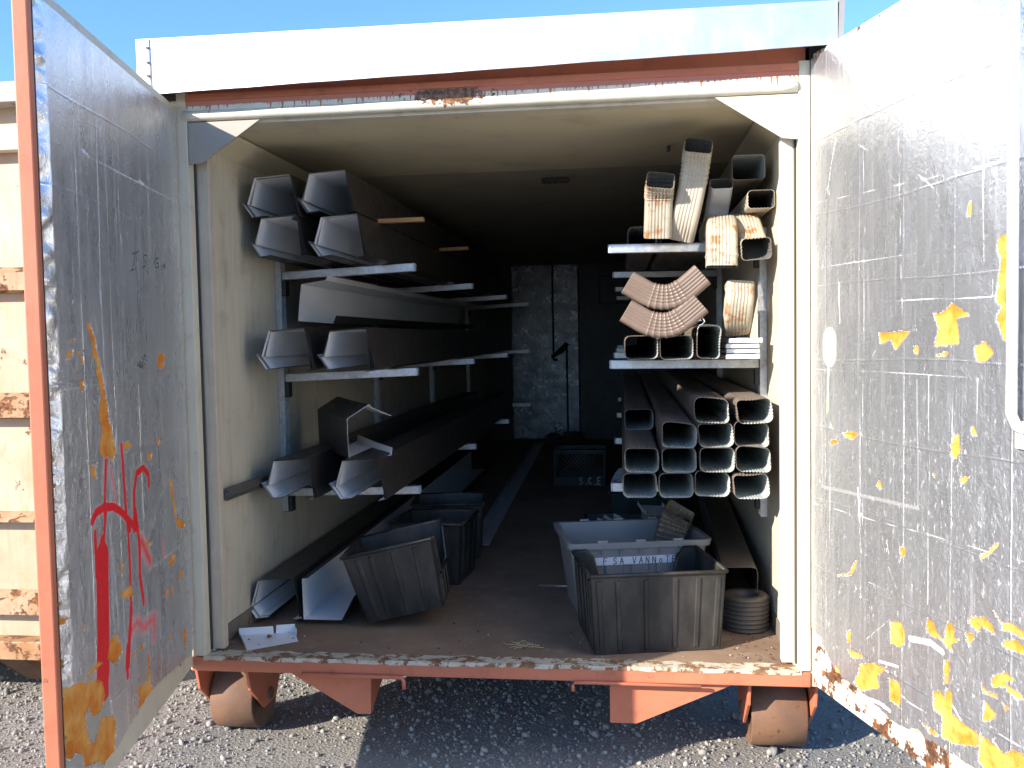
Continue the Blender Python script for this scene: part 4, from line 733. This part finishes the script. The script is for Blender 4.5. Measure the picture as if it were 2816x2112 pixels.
def smile(cx, cz): return [(cx-.158, .45, cz+.022), (cx-.115, .45, cz-.004), (cx-.068, .45, cz-.031), (cx-.02, .45, cz-.043), (cx+.028, .45, cz-.040), (cx+.072, .45, cz-.018), (cx+.110, .45, cz+.012), (cx+.150, .45, cz+.046)]
elbow("downspout_elbow", .085, .102, smile(.703, 1.462), (0, .0, 1), [TAN, TANIN], (.30, .72), 7, "upper of the two tan crimped elbows curved like a smile", group=G2)
elbow("downspout_elbow", .085, .102, smile(.694, 1.345), (0, .0, 1), [TAN, TANIN], (.30, .72), 7, "lower of the two tan crimped elbows, under its twin", group=G2)
elbow("downspout_elbow", .112, .082, [(1.012, .66, 1.292), (1.006, .57, 1.296), (1.002, .50, 1.325), (1.004, .468, 1.38), (1.008, .475, 1.43), (1.010, .488, 1.468)], (0, -1, -1), [RELB, WHITE], (.93, .96), 1, "rust capped elbow standing on the white offcuts by the right wall")

# ------------------------------------------------------------------ bins, tote and crate
def stack_bin(name, W, D, H, mat, ribs, cut, lab, loc, rotz, group=None, taper=.018, low=.14, wall=.006):
    """straight walled stacking bin with a rolled rim; cut = 'back' or 'right' has the low scooped side"""
    t = thing(name, lab, "bin", loc, rotz, group); w2, d2 = W/2, D/2
    def wallpts(side):
        return {'front': ((-w2, -d2), (w2, -d2)), 'right': ((w2, -d2), (w2, d2)), 'back': ((w2, d2), (-w2, d2)), 'left': ((-w2, d2), (-w2, -d2))}[side]
    for side in ('front', 'right', 'back', 'left'):
        (x0, y0), (x1, y1) = wallpts(side); m = MB(); L = math.hypot(x1-x0, y1-y0); ex = Vector(((x1-x0)/L, (y1-y0)/L, 0)); nx = Vector((ex.y, -ex.x, 0)); o0 = Vector((x0, y0, 0))
        ft = lambda z: taper*(1-z/H)
        def P(a, z, off): 
            a2 = ft(z)+a*(L-2*ft(z))/L; return o0+ex*a2+nx*(off-ft(z))+Vector((0, 0, z))
        top = [(0, H), (L, H)]
        if cut == side: top = [(0, H), (L*.10, H), (L*.15, H-.03), (L*.20, low+.02), (L*.24, low), (L*.76, low), (L*.80, low+.02), (L*.85, H-.03), (L*.90, H), (L, H)]
        k = len(top); off = -wall
        vs = [P(a, 0.002, 0) for a, z in top]+[P(a, z, 0) for a, z in top]+[P(a, 0.002, off) for a, z in top]+[P(a, z, off) for a, z in top]
        fs = []
        for i in range(k-1): fs += [(i, i+1, k+i+1, k+i), (2*k+i+1, 2*k+i, 3*k+i, 3*k+i+1), (k+i, k+i+1, 3*k+i+1, 3*k+i)]
        fs += [(0, k, 3*k, 2*k), (k-1, 3*k-1, 4*k-1, 2*k-1)]
        m.add(vs, fs)
        for a in ribs:                              # vertical stiffening ribs pressed into the wall
            hz = H-.02 if cut != side else low-.012
            q = [P(a*L-.011, .012, .0002), P(a*L+.011, .012, .0002), P(a*L+.011, hz, .0002), P(a*L-.011, hz, .0002), P(a*L-.007, .016, .005), P(a*L+.007, .016, .005), P(a*L+.007, hz-.004, .005), P(a*L-.007, hz-.004, .005)]
            m.add(q, [(0, 1, 5, 4), (1, 2, 6, 5), (2, 3, 7, 6), (3, 0, 4, 7), (4, 5, 6, 7)])
        m.build("side_panel", mat, t)
        m = MB(); rp = [P(a, z, .003) for a, z in top]; m.tube(rp, .0085, 8); m.build("rim", mat, t)
    m = MB(); m.box((-w2+taper, -d2+taper, .0), (w2-taper, d2-taper, .008)); m.build("bottom", mat, t)
    return t
def place_bin(t, bl, br, dz=0): pass
RB = (.07, .22, .50, .70, .92)
cx, cy = .395+(.902-.395)/2, .108+(.212-.108)/2; ya = math.atan2(.104, .507)
fb = stack_bin("stacking_bin", .545, .42, .318, BIN, (.06, .20, .41, .63, .80, .95), 'back', "dusty black bin at the front right, standing before the grey tote", (cx-math.sin(ya)*.20, cy+math.cos(ya)*.20, .004), ya)
tb = stack_bin("stacking_bin", .40, .34, .312, BIN, (.15, .30, .55, .80), 'right', "black bin tilted to one side on the floor, leaning on the open gutter", (-.442, .535, .066), 0, taper=.03)
tb.rotation_euler = (R(2), R(-12.5), R(3))
stack_bin("stacking_bin", .375, .36, .315, BIN, (.2, .5, .8), 'none', "black bin upright on the floor just behind the tilted bin", (-.475, 1.27, .004), R(-5), taper=.02)
stack_bin("stacking_bin", .40, .36, .315, BIN, (.2, .5, .8), 'none', "hindmost black bin on the left floor, with worn lettered tape", (-.50, 1.80, .004), R(7), taper=.02)
# grey tote
tt = math.radians(11.8)
tote = thing("storage_tote", "grey plastic tote with a white handwritten strip, behind the front black bin", "tote", (.540, .832, .003), tt)
W, D, H, tp, wl = .625, .47, .345, .045, .005
def tp_ring(z, off): 
    k = tp*(1-z/H); a, b = W/2-k-off, D/2-k-off; r = .035; pts = []
    for sx, sy, a0 in ((1, -1, -90), (1, 1, 0), (-1, 1, 90), (-1, -1, 180)):
        for q in range(5): an = R(a0+90*q/4); pts.append((sx*(a-r)+r*math.cos(an), sy*(b-r)+r*math.sin(an), z))
    return pts
m = MB(); rings = [tp_ring(0.0, 0), tp_ring(H*.55, 0), tp_ring(H, 0), tp_ring(H, wl), tp_ring(H*.5, wl), tp_ring(.006, wl)]; n = 20; vs = [v for r_ in rings for v in r_]; fs = []
for i in range(5):
    for j in range(n): fs.append((i*n+j, i*n+(j+1) % n, (i+1)*n+(j+1) % n, (i+1)*n+j))
fs += [tuple(range(n-1, -1, -1)), tuple(5*n+j for j in range(n))]; m.add(vs, fs)
for side in (-1, 1):                                # pressed panels on front and back
    for x in np.linspace(-.23, .23, 5):
        y0 = side*(D/2-tp*.75+.0003); y1 = side*(D/2-tp*.12+.0003); yo = side*.0028
        m.add([(x-.035, y0, H*.10), (x+.035, y0, H*.10), (x+.042, y1, H*.80), (x-.042, y1, H*.80), (x-.03, y0+yo, H*.13), (x+.03, y0+yo, H*.13), (x+.037, y1+yo, H*.77), (x-.037, y1+yo, H*.77)], [(4, 5, 6, 7), (0, 1, 5, 4), (1, 2, 6, 5), (2, 3, 7, 6), (3, 0, 4, 7)])
m.build("tub", TOTE, tote)
m = MB(); o1 = tp_ring(H, -.016); o2 = tp_ring(H-.028, -.014); i1 = tp_ring(H, .001); vs = [(x, y, H+.0015) for x, y, z in i1]+[(x, y, H+.0015) for x, y, z in o1]+[(x, y, H-.028) for x, y, z in o2]+[(x, y, H-.028) for x, y, z in tp_ring(H-.028, -.010)]; fs = []
for i in range(3):
    for j in range(n): fs.append((i*n+j, i*n+(j+1) % n, (i+1)*n+(j+1) % n, (i+1)*n+j))
m.add(vs, fs)
for side in (-1, 1):
    for x in (-.17, 0.0, .17): m.box((x-.023, side*(D/2+.009)-.005, H+.0017), (x+.023, side*(D/2+.009)+.005, H+.012))
    for x in np.linspace(-.26, .26, 7): m.box((x-.0015, min(side*(D/2-.001), side*(D/2+.013)), H-.052), (x+.0015, max(side*(D/2-.001), side*(D/2+.013)), H-.0285))
m.build("rim", TOTE, tote, .0015)
STROKES = {'F': [[(0, 0), (0, 1)], [(0, 1), (.6, 1)], [(0, .52), (.5, .55)]], 'S': [[(.6, .85), (.35, 1), (.08, .85), (.12, .6), (.5, .42), (.58, .18), (.3, 0), (0, .12)]], 'A': [[(0, 0), (.32, 1), (.62, 0)], [(.1, .38), (.55, .36)]],
 'V': [[(0, 1), (.3, 0), (.6, 1)]], 'N': [[(0, 0), (.02, 1), (.55, .02), (.58, 1)]], 'O': [[(.3, .62), (.05, .45), (.05, .15), (.3, 0), (.52, .18), (.5, .48), (.3, .62)]], 'T': [[(-.05, 1), (.65, 1)], [(.3, 1), (.3, 0)]], 'E': [[(.55, 1), (0, 1), (0, 0), (.55, 0)], [(0, .5), (.45, .5)]],
 '8': [[(.3, .52), (.08, .75), (.3, 1), (.5, .75), (.3, .52), (.02, .22), (.3, 0), (.56, .22), (.3, .52)]], '3': [[(.05, .95), (.5, .98), (.22, .58), (.52, .4), (.4, .05), (.05, .05)]], 'C': [[(.58, .82), (.32, 1), (.05, .75), (.05, .25), (.32, 0), (.58, .18)]], '.': [[(.2, 0), (.24, .03)]], ' ': []}
def write(mb, text, h, x, z, w, place, adv=None, squash=.8):
    for ch in text:
        for st in STROKES[ch]:
            P = [Vector((x+p[0]*h*squash, z+p[1]*h)) for p in st]
            for a, b in zip(P[:-1], P[1:]):
                d = (b-a).normalized(); q = Vector((-d.y, d.x))*w/2; e = d*w*.4
                mb.add([place(v) for v in (a-e-q, b+e-q, b+e+q, a-e+q)], [(0, 1, 2, 3)])
        x += (adv or h*.95)*(.45 if ch in '. ' else 1)
sl = tp/H
def fr(off):                                        # a point on the tote's front wall
    return lambda v: (v.x, -(D/2-sl*(H-v.y))-off, v.y)
m = MB(); pl = fr(.0115); m.add([pl(Vector(p)) for p in ((-.275, .243), (.22, .247), (.22, .283), (-.275, .279))], [(0, 1, 2, 3)]); ts = m.build("name_strip", TAPEW, tote)
m = MB(); pl2 = fr(.0125); write(m, "F SA  VANNOTE 83", .030, -.165, .2475, .0032, pl2, .030); m.fix = False; m.build("handwriting", INKM, ts)
# crate with stencilled letters, at the far end
cr = thing("milk_crate", "dark green slotted crate stencilled in white at the end of the aisle", "crate", (.15, 4.38, .002), 0)
m = MB(); cw, cd, chh = .45, .34, .30
def panel(m, P, w_, h_):
    for a, b in (((0, 0), (w_, .075)), ((0, h_-.03), (w_, h_)), ((0, .0755), (.025, h_-.0305)), ((w_-.025, .0755), (w_, h_-.0305))): m.add([P(x, z, o) for o in (0, -.008) for x, z in ((a[0], a[1]), (b[0], a[1]), (b[0], b[1]), (a[0], b[1]))], [(0, 1, 2, 3), (7, 6, 5, 4), (0, 4, 5, 1), (1, 5, 6, 2), (2, 6, 7, 3), (3, 7, 4, 0)])
    for k in range(-6, 16):
        for sg in (1, -1):
            x0 = k*.035; z0, z1 = .076, h_-.031; x1 = x0+sg*(z1-z0)
            if min(x0, x1) < .02 or max(x0, x1) > w_-.02: continue
            off = -.002 if sg > 0 else -.005
            m.add([P(x, z, o) for o in (off, off-.002) for x, z in ((x0-.004, z0), (x0+.004, z0), (x1+.004, z1), (x1-.004, z1))], [(0, 1, 2, 3), (7, 6, 5, 4), (0, 4, 5, 1), (2, 6, 7, 3), (1, 5, 6, 2), (3, 7, 4, 0)])
m = MB(); panel(m, lambda x, z, o: (x-cw/2, -cd/2-o, z), cw, chh); m.build("side_panel", CRATE, cr)
m = MB(); panel(m, lambda x, z, o: (x-cw/2, cd/2+o, z), cw, chh); m.build("side_panel", CRATE, cr)
m = MB(); panel(m, lambda x, z, o: (-cw/2-o, x-cd/2, z), cd, chh); m.build("side_panel", CRATE, cr)
m = MB(); panel(m, lambda x, z, o: (cw/2+o, x-cd/2, z), cd, chh); m.build("side_panel", CRATE, cr)
m = MB(); m.box((-cw/2+.001, -cd/2+.001, 0), (cw/2-.001, cd/2-.001, .008)); m.build("bottom", CRATE, cr)
m = MB(); write(m, "S.C.E", .058, .0, .012, .011, lambda v: (v.x, -cd/2-.0015, v.y), .052, .62); m.fix = False; m.build("stencil_lettering", paint("worn white stencil paint", (.62, .66, .64), (.5, .54, .52), .72, .6, 20), cr)

# ------------------------------------------------------------------ loose things on the floor
elbow("downspout_elbow", .135, .085, [(.70, .92, .06), (.715, .90, .20), (.735, .885, .31), (.757, .868, .392), (.778, .838, .440)], (0, -1, .3), [sheet("dark weathered elbow", (.12, .105, .08), (.085, .075, .06), .45), sheet("grimy elbow mouth", (.24, .215, .17), (.18, .16, .13), .6)], (.35, .93), 9, "dark crimped elbow leaning out of the grey tote")
dk = stack_bin("stacking_bin", .36, .40, .25, CRATE, (.3, .7), 'none', "dark bin of white trim scraps behind the grey tote", (.50, 1.50, .003), R(5), taper=.02)
for k, (x, y, z, rz, ry, L) in enumerate(((.50, 1.47, .235, 20, 28, .22), (.56, 1.52, .225, 16, 30, .24), (.60, 1.45, .20, 24, 26, .20), (.46, 1.55, .21, 10, 24, .2))):
    mb = MB(); mb.box((-L/2, -.018, -.008), (L/2, .018, .008), 0); mb.box((-L/2, -.0185, .0085), (L/2, .0185, .010), 1); o = mb.build("trim_scrap", [DSOUT, WHITE], loc=(x, y, z), bevel=.001); o.rotation_euler = (R(20), R(ry), R(rz))
    tag(o, "white faced trim scrap sticking out of the dark bin behind the tote", "trim scrap", "trim scraps in the dark bin")
m = MB()
def blob(m, c, r, sq, n=9, k=12, amp=.18):
    vs = [(c[0], c[1], c[2]-r*sq)]
    for i in range(1, n):
        for j in range(k):
            a = math.pi*i/n; b = 2*math.pi*j/k; q = r*(1+RNG.uniform(-amp, amp)); vs.append((c[0]+q*math.sin(a)*math.cos(b), c[1]+q*math.sin(a)*math.sin(b), c[2]-q*sq*math.cos(a)))
    vs.append((c[0], c[1], c[2]+r*sq)); fs = [(0, 1+(j+1) % k, 1+j) for j in range(k)]
    for i in range(n-2):
        for j in range(k): fs.append((1+i*k+j, 1+i*k+(j+1) % k, 1+(i+1)*k+(j+1) % k, 1+(i+1)*k+j))
    fs += [(len(vs)-1, 1+(n-2)*k+j, 1+(n-2)*k+(j+1) % k) for j in range(k)]; m.add(vs, fs)
stack_bin("stacking_bin", .42, .38, .26, CRATE, (.3, .7), 'none', "dark bin holding a crumpled plastic bag, farther down the right side", (.64, 2.55, .003), 0, taper=.02)
blob(m, (.60, 2.50, .29), .16, .8); o = m.build("plastic_bag", BAG); tag(o, "crumpled clear plastic bag in the far dark bin", "plastic bag")
m = MB(); blob(m, (.42, 1.42, .205), .045, .8, 7, 9, .1); o = m.build("crumpled_elbow", sheet("grey crumpled foil", (.2, .19, .17), (.15, .14, .12), .4)); tag(o, "small crumpled grey scrap in the dark bin behind the tote", "scrap")
for k, (dz, lab) in enumerate(((0, "lower white trim coil box on the dark bin"), (.03, "upper white trim piece on the dark bin, in shade"))):
    mb = MB(); sheet_extrude(mb, [(-.07, .02), (-.07, 0), (.07, 0), (.07, .022)], 0, .3, .0012, 0, 0); o = mb.build("white_offcut", WHITE, loc=(.685+.02*k, 1.48, .262+dz)); o.rotation_euler = (0, R(4), R(8*k)); tag(o, ["lower white trim piece lying across the dark bin", "upper white trim piece lying across the dark bin"][k], "trim offcut")
# coil of ribbed elbow hose, and the brown trim laid on it
m = MB(); prof = []
for i in range(41):
    t = i/40; prof.append((.098+.0045*math.cos(t*2*math.pi*7), .004+.132*t))
prof += [(.088, .146), (.060, .146), (.052, .138), (.052, .006), (.06, .004)]
m.lathe(prof, (1.030, .515, .002), 'z', 56); o = m.build("ribbed_coil", sheet("dirty ribbed metal", (.105, .09, .075), (.07, .06, .05), .45)); tag(o, "dark ribbed metal coil on the floor beside the front black bin", "coil")
mb = MB(); pr = [(-.085, -.105), (-.08, -.02), (-.07, 0), (.055, .002), (.072, -.004), (.078, -.03), (.074, -.105)]; sheet_extrude(mb, pr, 0, 1.9, .0014, 0, 1)
o = mb.build("trim_channel", [sheet("brown trim sheet", (.17, .135, .10), (.135, .105, .08), .4), BLACKPAINT], loc=(1.005, .50, .262)); o.rotation_euler = (R(1.2), 0, R(-2.0)); tag(o, "brown folded trim channel resting on the ribbed coil by the right wall", "trim channel")
# white bent tray
m = MB(); T = [Vector(p) for p in ((-1.017, .069, .004), (-.845, .195, .004), (-.905, .312, .004), (-1.128, .252, .004))]
def lip(m, a, b, h, out): 
    up = Vector((0, 0, h)); m.add([a, b, b+up+out, a+up+out], [(0, 1, 2, 3)])
m.add(T, [(0, 1, 2, 3)]); c0 = sum(T, Vector())/4
for a, b, h in ((T[3], T[2].lerp(T[3], .38), .030), (T[2].lerp(T[3], .34), T[2], .034), (T[1].lerp(T[2], .55), T[2], .026), (T[0], T[3], .022)): lip(m, a, b, h, ((a+b)/2-c0).normalized()*.004)
m.fix = False; o = m.build("sheet_tray", WHITE); md = o.modifiers.new("thickness", 'SOLIDIFY'); md.thickness = .0012; tag(o, "small white bent sheet tray on the sill at the left front corner", "sheet tray")
m = MB(); blob(m, (-.985, .225, .012), .013, .45, 6, 8, .3); o = m.build("dead_leaf", paint("dead leaf", (.24, .10, .04), (.16, .07, .03), .9, .8)); o.scale = (1, 1, 1); tag(o, "curled brown leaf lying in the white tray", "leaf")
m = MB(); m.tube([(.085, 1.10, .006), (.40, 1.09, .006)], .005, 6); o = m.build("metal_rod", GALV); tag(o, "thin metal rod on the floor poking out beside the grey tote", "rod")
# straw, chips and grit on the floor: too many to count
m = MB()
for k in range(26):
    c = Vector((.115+RNG.normal(0, .035), .21+RNG.normal(0, .022), .006)); a = RNG.uniform(0, 6.28); L = RNG.uniform(.015, .06); d = Vector((math.cos(a), math.sin(a), RNG.uniform(-.05, .12)))*L; q = Vector((-d.y, d.x, 0)).normalized()*L*.25
    m.tube([c-d*.5, c+q, c+d*.5], .0012, 5)
o = m.build("straw", STRAW); o["kind"] = "stuff"
m = MB()
for k in range(190):
    x = RNG.uniform(-1.13, 1.13) if RNG.random() < .55 else RNG.uniform(.9, 1.13)*RNG.choice([1, 1, -1]); y = abs(RNG.normal(0, .35))+.09; s = RNG.uniform(.0012, .0038)
    M = Matrix.Translation((x, y, .0035+s*.4)) @ Matrix.Rotation(RNG.uniform(0, 6), 4, 'Z') @ Matrix.Rotation(RNG.uniform(0, 6), 4, 'X'); m.box((-s, -s*.7, -s*.5), (s, s*.7, s*.5), int(RNG.choice([0, 1, 1, 2, 2, 2])), M)
o = m.build("floor_debris", [paint("pale grit", (.55, .50, .42), (.42, .38, .3), .9, .8), RUBBER, RUSTY]); o["kind"] = "stuff"
m = MB(); blob(m, (-.30, 7.3, .06), .10, .6, 8, 12, .3); blob(m, (-.08, 7.25, .07), .13, .5, 8, 12, .3); o = m.build("scrap_heap", GLOVE); o["kind"] = "stuff"
print("objects", len(sc.objects))
